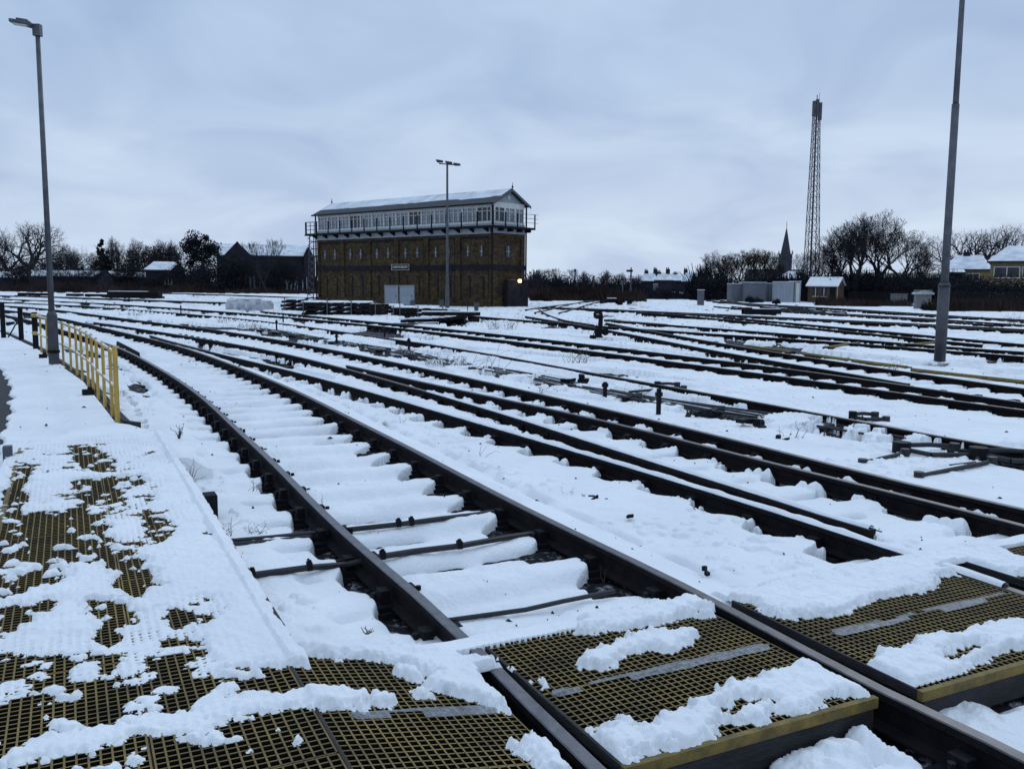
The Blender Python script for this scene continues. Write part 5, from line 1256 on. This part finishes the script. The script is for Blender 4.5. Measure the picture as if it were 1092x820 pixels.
# palisade fences on the right
def palisade(px0, px1, pt, pb, Y, label):
    a = at(px0, pb, Y); c = at(px1, pb, Y); h = at((px0+px1)/2, pt, Y)[2]+.15; o = empty('palisade_fence', (a[0], Y, -.15)); tag(o, label, 'fence', 'palisade fences on the right')
    b = MB(); n = int((c[0]-a[0])/.16)
    for k in range(n): b.box(k*.16, k*.16+.075, 0, .02, .05, h)
    b.build('pales', blackm, o); b = MB(); [b.box(0, c[0]-a[0], .022, .07, z, z+.06) for z in (.35, h-.35)]; b.build('rail', blackm, o)
palisade(905, 975, 311, 322, 88, 'black palisade fence behind the small grey cabinet'); palisade(1010, 1110, 311, 326, 78, 'black palisade fence right of the tall lamp post, behind the scrub')

# ------------------------------------------------------------------ vegetation
def tube3(vs_, fs_, a, b_, ra, rb, n=3):
    d = (b_-a); 
    if d.length < 1e-5: return
    d.normalize(); u = d.orthogonal().normalized(); w_ = d.cross(u); b0 = len(vs_)
    for p, r in ((a, ra), (b_, rb)):
        for k in range(n): t = 2*PI*k/n; vs_.append(tuple(p+(u*math.cos(t)+w_*math.sin(t))*r))
    for k in range(n): fs_.append((b0+k, b0+(k+1) % n, b0+n+(k+1) % n, b0+n+k))
def bare_tree(h, seed, spread=.55, trunk_h=.22, levels=6, fork=3, r0=.03, up=.25, twig=.014, droop=0.0, lat=.6):
    R_ = random.Random(seed); T = ([], []); Cc = ([], [])
    def grow(p, d, L_, r, lv):
        segs = 3 if lv > 2 else 2; q = p; dd = d.copy()
        tgt = T if lv >= levels-1 else Cc
        for i in range(segs):
            dd = (dd+Vector((R_.gauss(0, .13), R_.gauss(0, .13), R_.gauss(0, .10)+up*.10-droop*.1))).normalized()
            e_ = q+dd*(L_/segs); ra = r*(1-.25*i/segs); rb = r*(1-.25*(i+1)/segs)
            tube3(*tgt, q, e_, max(ra, twig), max(rb, twig), 6 if lv >= levels-1 else 3); q = e_
            if lv > 0 and lv < levels and i > 0 and R_.random() < lat:
                side = (dd+Vector((R_.uniform(-1, 1), R_.uniform(-1, 1), R_.uniform(-.2, .6)))*.9).normalized(); grow(q, side, L_*.55, r*.4, lv-2 if lv > 1 else 0)
        if lv <= 0: return
        n = fork if lv < levels else fork+1
        for k in range(n):
            a = 2*PI*(k+R_.random()*.7)/n; o1 = dd.orthogonal().normalized(); o2 = dd.cross(o1)
            sp = spread*R_.uniform(.6, 1.35)
            nd = (dd+(o1*math.cos(a)+o2*math.sin(a))*sp+Vector((0, 0, up*.35))).normalized()
            grow(q, nd, L_*R_.uniform(.62, .86), r*R_.uniform(.42, .58), lv-1)
    grow(Vector((0, 0, -.1)), Vector((R_.uniform(-.05, .05), 0, 1)), h*trunk_h, h*r0, levels)
    zmax = max(v[2] for v in Cc[0]); k = h/zmax
    res = []
    for V_, F_ in (T, Cc):
        me = bpy.data.meshes.new('m'); me.from_pydata([(x*k, y*k, z*k) for x, y, z in V_], [], F_); me.update(); res.append(me)
    return res
def tree_obj(meshes, mats_, name='bare_tree'):
    o = empty(name, (0, 0, -50))
    for me, nm, m_ in zip(meshes, ('trunk', 'crown'), mats_):
        me.name = nm; me.materials.clear(); me.materials.append(m_); q = bpy.data.objects.new(nm, me); COL.objects.link(q); q.parent = o
    return o
def blob_crown(h, w_, seed, n=2600, kind='ivy', z0=.08, leaf=.20):
    """dense crown: many small leaf faces gathered in clumps"""
    R_ = np.random.RandomState(seed); vs_ = []; fs_ = []
    nc = 70 if kind == 'conifer' else 26; cz = z0+(1-z0)*R_.rand(nc)**(.9); 
    if kind == 'conifer': rad = (1-cz)*.95+.03; clr = .11
    elif kind == 'pine': cz = .45+.55*R_.rand(nc); rad = np.sqrt(np.clip(1-((cz-.72)/.32)**2, .05, 1))*.85; clr = .20
    else: rad = np.sqrt(np.clip(1-((cz-.45)/.6)**2, .05, 1))*.8; clr = .27
    an = R_.rand(nc)*2*PI; rr_ = np.sqrt(R_.rand(nc))*rad
    cx_ = rr_*np.cos(an)*w_/2; cy_ = rr_*np.sin(an)*w_/2; cz_ = cz*h; cs = (clr*w_)*(.6+.7*R_.rand(nc))*(1 if kind != 'conifer' else np.clip(1.2-cz, .3, 1))
    for i in range(n):
        j = R_.randint(nc); d = R_.normal(size=3); d /= np.linalg.norm(d)+1e-9; q = R_.rand()**.45
        p = np.array([cx_[j], cy_[j], cz_[j]])+d*q*cs[j]*np.array([1, 1, .62 if kind == 'pine' else .9])
        if p[2] < .1: continue
        a = R_.normal(size=3); a /= np.linalg.norm(a); b_ = np.cross(a, R_.normal(size=3)); b_ /= np.linalg.norm(b_)+1e-9; s_ = leaf*(.5+R_.rand())
        b0 = len(vs_); vs_ += [tuple(p-a*s_), tuple(p+b_*s_*.45), tuple(p+a*s_), tuple(p-b_*s_*.45)]; fs_.append((b0, b0+1, b0+2, b0+3))
    me = bpy.data.meshes.new('crown'); me.from_pydata(vs_, [], fs_); me.update(); 
    T = ([], []); tube3(*T, Vector((0, 0, -.2)), Vector((.1, 0, h*.55)), h*.022, h*.016, 6); tube3(*T, Vector((.1, 0, h*.55)), Vector((0, .05, h*.92)), h*.016, h*.006, 6)
    for k in range(9):
        z = h*(.3+.06*k); a = k*2.4; tube3(*T, Vector((.05, 0, z)), Vector((math.cos(a)*w_*.32, math.sin(a)*w_*.32, z+h*.1)), h*.008, h*.003, 4)
    tm = bpy.data.meshes.new('trunk'); tm.from_pydata(*[T[0], [], T[1]]); tm.update(); return [tm, me]
protos = {}
protos['oak'] = tree_obj(bare_tree(12, 3, spread=.72, trunk_h=.20, levels=6, fork=3, r0=.040, up=.05, twig=.007), (barkm, twigm))
protos['tall'] = tree_obj(bare_tree(12, 5, spread=.48, trunk_h=.20, levels=6, fork=3, r0=.020, up=.35, twig=.0055), (barkm, twigm))
protos['bushy'] = tree_obj(bare_tree(11, 9, spread=.46, trunk_h=.11, levels=9, fork=2, r0=.0155, up=.42, twig=.0036, lat=.95), (barkm, twigm))
protos['olive'] = tree_obj(bare_tree(9, 13, spread=.42, trunk_h=.15, levels=6, fork=3, r0=.014, up=.5, twig=.006), (barkm, twigolive))
protos['sapling'] = tree_obj(bare_tree(8, 17, spread=.34, trunk_h=.2, levels=5, fork=3, r0=.012, up=.6, twig=.007), (barkm, twigm))
protos['ivy'] = tree_obj(blob_crown(9, 8, 1, 5000, 'ivy', leaf=.16), (barkm, ivy), 'ivy_clad_tree')
protos['ivy2'] = tree_obj(blob_crown(8, 10, 2, 5000, 'ivy', leaf=.17), (barkm, ivy), 'ivy_clad_tree')
protos['conifer'] = tree_obj(blob_crown(10, 8, 3, 4200, 'conifer', leaf=.25), (barkm, leafd), 'conifer')
protos['pine'] = tree_obj(blob_crown(10, 8.5, 4, 4600, 'pine', leaf=.24), (barkm, leafd), 'pine_tree')
HPR = dict(oak=12, tall=12, bushy=11, olive=9, sapling=8, ivy=9.6, ivy2=8.6, conifer=10.5, pine=11)
used = set()
def plant(kind, px, ptop, Y, label, wsc=1.0, rz=None, group=None):
    top = at(px, ptop, Y); h = top[2]+.3; s_ = h/HPR[kind]
    p = protos[kind]; rz = random.uniform(0, 6.28) if rz is None else rz
    if kind in used: p = copy_tree(p)
    used.add(kind)
    p.location = (top[0], Y, -.3); p.rotation_euler = (0, 0, rz); p.scale = (s_*wsc, s_*wsc, s_)
    tag(p, label, 'tree', group); return p
LG = 'trees along the far left skyline'; RG = 'bare trees on the right'; MG = 'trees behind the middle of the yard'
plant('oak', 34, 236, 185, 'big spreading bare tree with a domed crown at the far left', 1.05, 1.0, LG)
plant('oak', 2, 248, 200, 'bare tree cut by the left frame edge, left of the big spreading one', .9, 4, LG)
plant('bushy', 66, 258, 195, 'bare tree directly behind the left lamp post', 1.1, 2, LG)
for px, pt, Y, k, lb in [(-8, 268, 215, 'ivy', 'dark ivy-clad tree at the left frame edge, below the bare crown'), (12, 272, 220, 'ivy2', 'dark ivy-clad tree left of the trunk of the big spreading tree'), (45, 270, 215, 'ivy2', 'dark ivy-clad tree right behind the trunk of the big spreading tree'), (72, 272, 205, 'ivy', 'dark tree just right of the left lamp post, rising to its shoulder'), (88, 275, 210, 'ivy2', 'dark rounded tree left of the dark conifer'),
    (126, 274, 212, 'ivy2', 'dark tree right of the dark conifer, below bare twigs'), (142, 274, 208, 'ivy', 'dark tree above the shed next to the small brick house'), (158, 266, 205, 'ivy', 'dark tree left above the small brick house roof'), (172, 262, 208, 'ivy2', 'broad dark tree right above the small brick house roof'), (188, 265, 206, 'ivy', 'dark tree between the small brick house and the pine'), (203, 279, 150, 'ivy2', 'dark thicket tree below the pine'), (218, 281, 148, 'ivy', 'dark thicket tree between the pine and the warehouse gable'), (57, 276, 200, 'ivy', 'low dark tree touching the left lamp post on its left'), (108, 272, 215, 'ivy', 'dark tree at the foot of the dark conifer'), (192, 284, 143, 'ivy', 'dark bush tree right of the small brick house'), (211, 284, 143, 'ivy2', 'dark bush tree in front of the warehouse corner'),(28, 280, 210, 'ivy', 'low dark tree seen below the big spreading crown')]:
    plant(k, px, pt, Y, lb, 1.15, None, LG)
for px, pt, k, lb in [(10, 284, 'bushy', 'low bare bush before the leftmost shed'), (27, 286, 'sapling', 'low bare bush between the two leftmost sheds'), (62, 284, 'bushy', 'low bare bush before the shed behind the lamp post'), (83, 285, 'bushy', 'low bare bush right of the lamp post before a snowy shed roof'), (100, 283, 'bushy', 'low bare bush before the gabled shed'), (128, 284, 'bushy', 'low bare bush before the shed beside the small brick house'), (146, 283, 'bushy', 'bare bush at the left corner of the small brick house'), (178, 286, 'bushy', 'bare bush before the small brick house'), (240, 288, 'bushy', 'bare bush before the left end of the paling fence'), (297, 272, 'bushy', 'bare bush between the two paling fences'), (262, 276, 'bushy', 'bare tree in front of the warehouse gable'), (308, 278, 'bushy', 'bare tree before the right part of the warehouse wall'), (247, 274, 'ivy', 'dark ivy-clad tree before the warehouse gable'), (232, 272, 'ivy2', 'dark ivy-clad tree at the left corner of the warehouse'), (288, 282, 'ivy', 'low dark tree before the middle of the warehouse wall'), (136, 282, 'ivy', 'dark bush before the low sheds, left of the small brick house'), (168, 290, 'ivy2', 'low dark bush before the small brick house'), (316, 288, 'bushy', 'bare bush at the foot of the stair frame')]:
    plant(k, px, pt, 138, lb, 1.5, None, LG)
plant('conifer', 108, 253, 195, 'dark pointed conifer in the middle of the left skyline', .95, None, LG)
for px, pt, k, lb in [(80, 261, 'tall', 'thin bare tree right of the left lamp post'), (97, 262, 'tall', 'thin bare tree left of the dark conifer'), (121, 251, 'bushy', 'pale bare tree just right of the dark conifer'), (134, 258, 'tall', 'bare tree between the pale bare tree and the twin bare trees'), (145, 253, 'bushy', 'left of the twin bare trees above the small brick house'), (156, 254, 'tall', 'right of the twin bare trees above the small brick house'), (172, 254, 'bushy', 'bare tree behind the roof ridge of the small brick house'), (184, 255, 'bushy', 'bare tree left of the pine, behind its lower boughs')]:
    plant(k, px, pt, 192, lb, .85, None, LG)
plant('pine', 214, 244, 150, 'flat-topped dark pine tree left of the warehouse', .78, .5, LG)
plant('sapling', 277, 253, 135, 'slender bare sapling standing before the snowy warehouse roof, left of the pair', .8, None, LG)
plant('sapling', 284, 256, 133, 'slender bare sapling standing before the snowy warehouse roof, right of the pair', .8, None, LG)
# middle
for i, (px, pt, Y, k, lb) in enumerate([(572, 288, 120, 'bushy', 'bare bush tree touching the right end of the signal box'), (584, 286, 135, 'sapling', 'first thin bare tree right of the signal box'), (594, 287, 135, 'sapling', 'second thin bare tree right of the signal box'), (603, 285, 138, 'sapling', 'third thin bare tree right of the signal box'), (613, 286, 134, 'sapling', 'thin bare tree behind the dark slender post'), (624, 288, 140, 'bushy', 'small rounded bare tree between the two thin posts'), (646, 287, 150, 'bushy', 'rounded dark tree left of the semaphore'), (662, 290, 155, 'bushy', 'rounded dark tree directly behind the semaphore'), (682, 292, 220, 'bushy', 'faint tree behind the leftmost distant house'), (722, 289, 250, 'bushy', 'faint tree behind the chimneys of the distant houses'), (706, 290, 250, 'bushy', 'faint tree between the distant houses')]):
    plant(k, px, pt, Y, lb, 1.2, None, MG)
for px, pt, Y, lb in [(590, 294, 125, 'dark evergreen bush right of the signal box porch'), (612, 293, 128, 'dark evergreen bush behind the dark slender post'), (634, 294, 128, 'dark evergreen bush left of the rounded tree'), (654, 293, 132, 'dark evergreen bush just left of the semaphore'), (572, 297, 110, 'dark bush against the right end of the porch'), (676, 296, 160, 'dark evergreen bush between the semaphore and the houses')]:
    plant('ivy2', px, pt, Y, lb, 1.5, None, MG)
# right group
for px, pt, Y, k, lb, ws in [(762, 266, 118, 'bushy', 'leftmost rounded bare tree of the right-hand group', 1.0), (776, 268, 120, 'bushy', 'bare tree second from the left in the right-hand group', 1.0), (790, 266, 116, 'olive', 'olive-twigged tree above the grey screen panel', 1.2), (803, 264, 116, 'olive', 'olive-twigged tree above the wide grey container', 1.2), (815, 266, 118, 'olive', 'olive-twigged tree left of the church spire', 1.1), (751, 280, 118, 'bushy', 'low bare tree at the left end of the right-hand group', 1.0), (827, 272, 125, 'bushy', 'bare tree right below the church spire', 1.0), (850, 262, 135, 'tall', 'thin bare tree left of the foot of the mast', .8),
    (895, 238, 104, 'bushy', 'left half of the big dense bare tree right of the mast', 1.25), (917, 226, 100, 'bushy', 'tallest dense bare tree, right of the mast', 1.25), (938, 222, 103, 'bushy', 'dense bare tree with the highest twigs, between the tallest and the thin one', 1.15), (962, 240, 99, 'tall', 'thinner bare tree with open twigs left of the right lamp post', 1.2), (880, 262, 106, 'bushy', 'low bare tree between the mast and the big dense one', 1.0), (985, 262, 105, 'bushy', 'small bare tree next to the right lamp post', .9),
    (1040, 244, 135, 'oak', 'left bare tree behind the ochre houses', 1.0), (1066, 238, 135, 'oak', 'right bare tree behind the ochre houses', .9)]:
    plant(k, px, pt, Y, lb, ws, None, RG)
for px, pt, Y, lb in [(760, 289, 112, 'dark evergreen bush at the left of the grey screen'), (778, 291, 112, 'dark evergreen bush behind the grey screen panel'), (800, 290, 112, 'dark evergreen bush behind the wide grey container'), (820, 290, 114, 'dark evergreen bush behind the dark grey container'), (880, 284, 100, 'dark evergreen bush behind the brown hut'), (900, 288, 101, 'dark evergreen at the left foot of the big bare tree'), (922, 287, 101, 'dark evergreen under the tallest bare tree'), (945, 290, 100, 'dark evergreen under the thin bare tree'), (966, 290, 98, 'dark evergreen left of the pale-lidded cabinet'), (1000, 292, 97, 'dark evergreen behind the foot of the right lamp post'), (1032, 294, 92, 'dark hedge tree in front of the left ochre house'), (1060, 292, 90, 'dark hedge tree in front of the right ochre house'), (1085, 293, 90, 'dark hedge tree at the right frame edge')]:
    plant('ivy2', px, pt, Y, lb, 1.35 if px < 1000 else 1.7, None, RG)
# scrub strips (uncountable twigs)
def scrub(name, x0p, x1p, pbase, ptop, Y, mats_, label, n, zb=-.2, dep=6, w_=.05):
    a = at(x0p, pbase, Y); c = at(x1p, pbase, Y); h = at((x0p+x1p)/2, ptop, Y)[2]-zb; R_ = np.random.RandomState(int(abs(x0p)*7+Y)+5); vs_ = []; fs_ = []
    for i in range(n):
        x = a[0]+(c[0]-a[0])*R_.rand(); y = Y+dep*R_.rand(); hh = h*(.15+1.0*float(fbm(np.array(x*.30), np.array(y*.3), 3, 3))**1.3)*(.35+.9*R_.rand()**2); an = R_.normal()*.45; az = R_.rand()*PI
        dx = math.cos(az)*hh*math.sin(an); dy = math.sin(az)*hh*math.sin(an); ww = w_*(.5+R_.rand())
        z = zb+R_.rand()*hh*.35; b0 = len(vs_); vs_ += [(x-ww, y, z), (x+ww, y+ww*.4, z), (x+dx+ww*.3, y+dy, z+hh*math.cos(an)*.8), (x+dx-ww*.3, y+dy, z+hh*math.cos(an)*.8)]; fs_.append((b0, b0+1, b0+2, b0+3))
    me = bpy.data.meshes.new(name); me.from_pydata(vs_, [], fs_); me.materials.append(mats_); me.update(); o = bpy.data.objects.new(name, me); COL.objects.link(o); tag(o, label, 'scrub', kind='stuff')
scrub('scrub', -60, 340, 308, 299, 133, twigred, 'russet winter scrub along the far left boundary', 15000)
scrub('scrub', -60, 200, 306, 288, 190, ivy, 'dark undergrowth behind the sheds at the left', 14000, dep=12, w_=.12)
scrub('scrub', 195, 345, 306, 292, 145, ivy, 'dark undergrowth before the warehouse', 6000, dep=3, w_=.09)
scrub('scrub', 566, 690, 316, 303, 96, twigred, 'russet scrub right of the signal box', 9000)
scrub('scrub', 562, 690, 312, 293, 122, ivy, 'dark undergrowth behind the russet scrub', 11000, dep=10, w_=.1)
scrub('scrub', 690, 782, 318, 305, 110, ivy, 'dark low bushes in front of the distant houses', 5000)
scrub('scrub', 745, 870, 312, 289, 112, ivy, 'dark undergrowth behind the pale containers', 11000, dep=8, w_=.1)
scrub('scrub', 865, 1110, 316, 288, 101, ivy, 'dark undergrowth below the big bare trees', 24000, dep=8, w_=.1)
scrub('scrub', 884, 975, 324, 313, 82, twigred, 'russet scrub around the small grey cabinet', 5200, dep=4, w_=.035)
scrub('scrub', 1006, 1110, 330, 315, 68, twigred, 'brown bramble scrub before the right palisade fence', 6500, dep=4, w_=.035)
scrub('scrub', 800, 815, 319, 308, 94, ivy, 'dark bush before the wide grey container', 900, dep=2, w_=.035)
scrub('scrub', 826, 832, 321, 312, 93, ivy, 'small dark bush beside the white ribbed container', 350, dep=1, w_=.03)
# small weeds and stalks in the snow
def weed(px, py, h, n, spread, label, z=-.1, r=.0022, lean=.6):
    g = gp(px, py, z); R_ = random.Random(int(px*13+py)); b = MB()
    for k in range(n):
        x = R_.uniform(-spread, spread); y = R_.uniform(-spread, spread)*.7; p = Vector((x*.5, y*.5, -.02)); d = Vector((R_.gauss(0, lean), R_.gauss(0, lean), 1)).normalized(); L_ = h*R_.uniform(.4, 1)
        for s_ in range(3):
            q = p+d*L_/3; b.tube(p, q, r*(1-.2*s_), r*(.8-.2*s_), n=3, caps=False)
            if R_.random() < .5: b.tube(q, q+Vector((R_.gauss(0, .3), R_.gauss(0, .3), R_.uniform(-.1, .3)))*h*.5, r*.6, r*.3, n=3, caps=False)
            p = q; d = (d+Vector((R_.gauss(0, .35), R_.gauss(0, .35), R_.gauss(-.1, .25)))).normalized()
    tag(b.build('dead_weed', weedm, None, (g[0], g[1], z)), label, 'weed', 'dead weeds poking through the snow')
weed(191, 466, .20, 9, .03, 'upright curled dead weed beside the end of the yellow fence', -.05, .006, .15)
weed(205, 511, .22, 12, .14, 'tangle of thin dead stalks beside the walkway edge', -.08, .0028, .9)
weed(272, 521, .16, 8, .12, 'little tangle of stalks between the walkway and the nearest rail', -.09, .0022, 1.0)
weed(236, 570, .16, 12, .14, 'dead stalks where the rods meet the walkway', -.05, .003, 1.2)
weed(275, 566, .12, 10, .18, 'thin stalks just behind the rods near the walkway', -.08, .0024, 1.3)
weed(343, 534, .10, 2, .01, 'single upright stalk between the nearest rails', -.1, .002, .1)
weed(606, 528, .12, 7, .08, 'small crossed stalks beyond the nearest track', -.09, .002, 1.0)
weed(426, 451, .16, 5, .1, 'thin stalks beside the curved right rail', -.09, .003, .8)
weed(514, 488, .22, 3, .06, 'pair of upright stalks between the first two tracks', -.1, .003, .3)
weed(410, 452, .14, 6, .1, 'crossed stalks between the first two tracks at left', -.1, .003, .9)
weed(392, 672, .06, 6, .02, 'little dark dead leaf by the nearest rail before the crossing', -.09, .004, .8)
weed(645, 620-3, .12, 2, .02, 'single stalk beside the crossing snow', -.05, .002, .3)
for i, (px, py, h, n, s_, lb) in enumerate([(470, 388, .35, 40, .7, 'dark weedy clump in the middle beside the rodding'), (484, 390, .30, 36, .5, 'right-hand weedy clump in the middle beside the rodding'), (432, 376, .35, 34, .5, 'weeds around the short black stake'), (455, 364, .45, 14, .6, 'thin weeds behind the single rail in the middle'), (536, 352, .85, 40, 1.1, 'bushy dead weed in front of the right end of the signal box'), (613, 388, .75, 14, .5, 'fan of tall pale stalks in mid yard left of the ground signal'), (620, 388, .5, 8, .3, 'smaller fan of stalks beside the tall fan'), (518, 395, .7, 8, .8, 'thin stalks left of the fan of tall stalks'), (676, 428, .35, 12, .5, 'weeds between the two short black stakes'), (585, 420, .45, 8, .4, 'weeds above the dark rails left of the stakes'), (120, 331, .4, 60, 2.2, 'broad weedy patch between the far left tracks'), (95, 330, .35, 40, 1.8, 'weedy patch left of the broad weedy patch'), (150, 336, .4, 40, 1.8, 'weedy patch right of the broad weedy patch'), (194, 336, .45, 30, 1.0, 'weeds at the leftmost black stake'), (243, 344, .5, 34, .9, 'weeds before the white bulk bags'), (265, 350, .5, 36, .9, 'weeds right of those before the white bulk bags'), (560, 345, .6, 12, 1.5, 'sparse stalks right of the bushy dead weed'), (676, 326, .9, 30, 1.2, 'dead bush near the scrap heap'), (1082, 349, .9, 40, .6, 'dark thorn bush between tracks at the right edge'), (845, 470, .3, 8, .3, 'stalks between the dark rails and rodding'), (880, 468, .28, 6, .2, 'upright stalks right of the black iron block'), (950, 397, .3, 20, .4, 'weeds between the rails before the right lamp post'), (300, 328, .3, 20, 1.0, 'weeds below the leftmost sleeper stack'), (770, 350, .3, 12, .7, 'thin weeds before the point machine')]):
    weed(px, py, h, n, s_, lb, -.12, .006 if py < 400 else .004, .5)
for p in protos.values():
    if p.location.z < -40:
        for q in list(p.children): bpy.data.objects.remove(q)
        bpy.data.objects.remove(p)
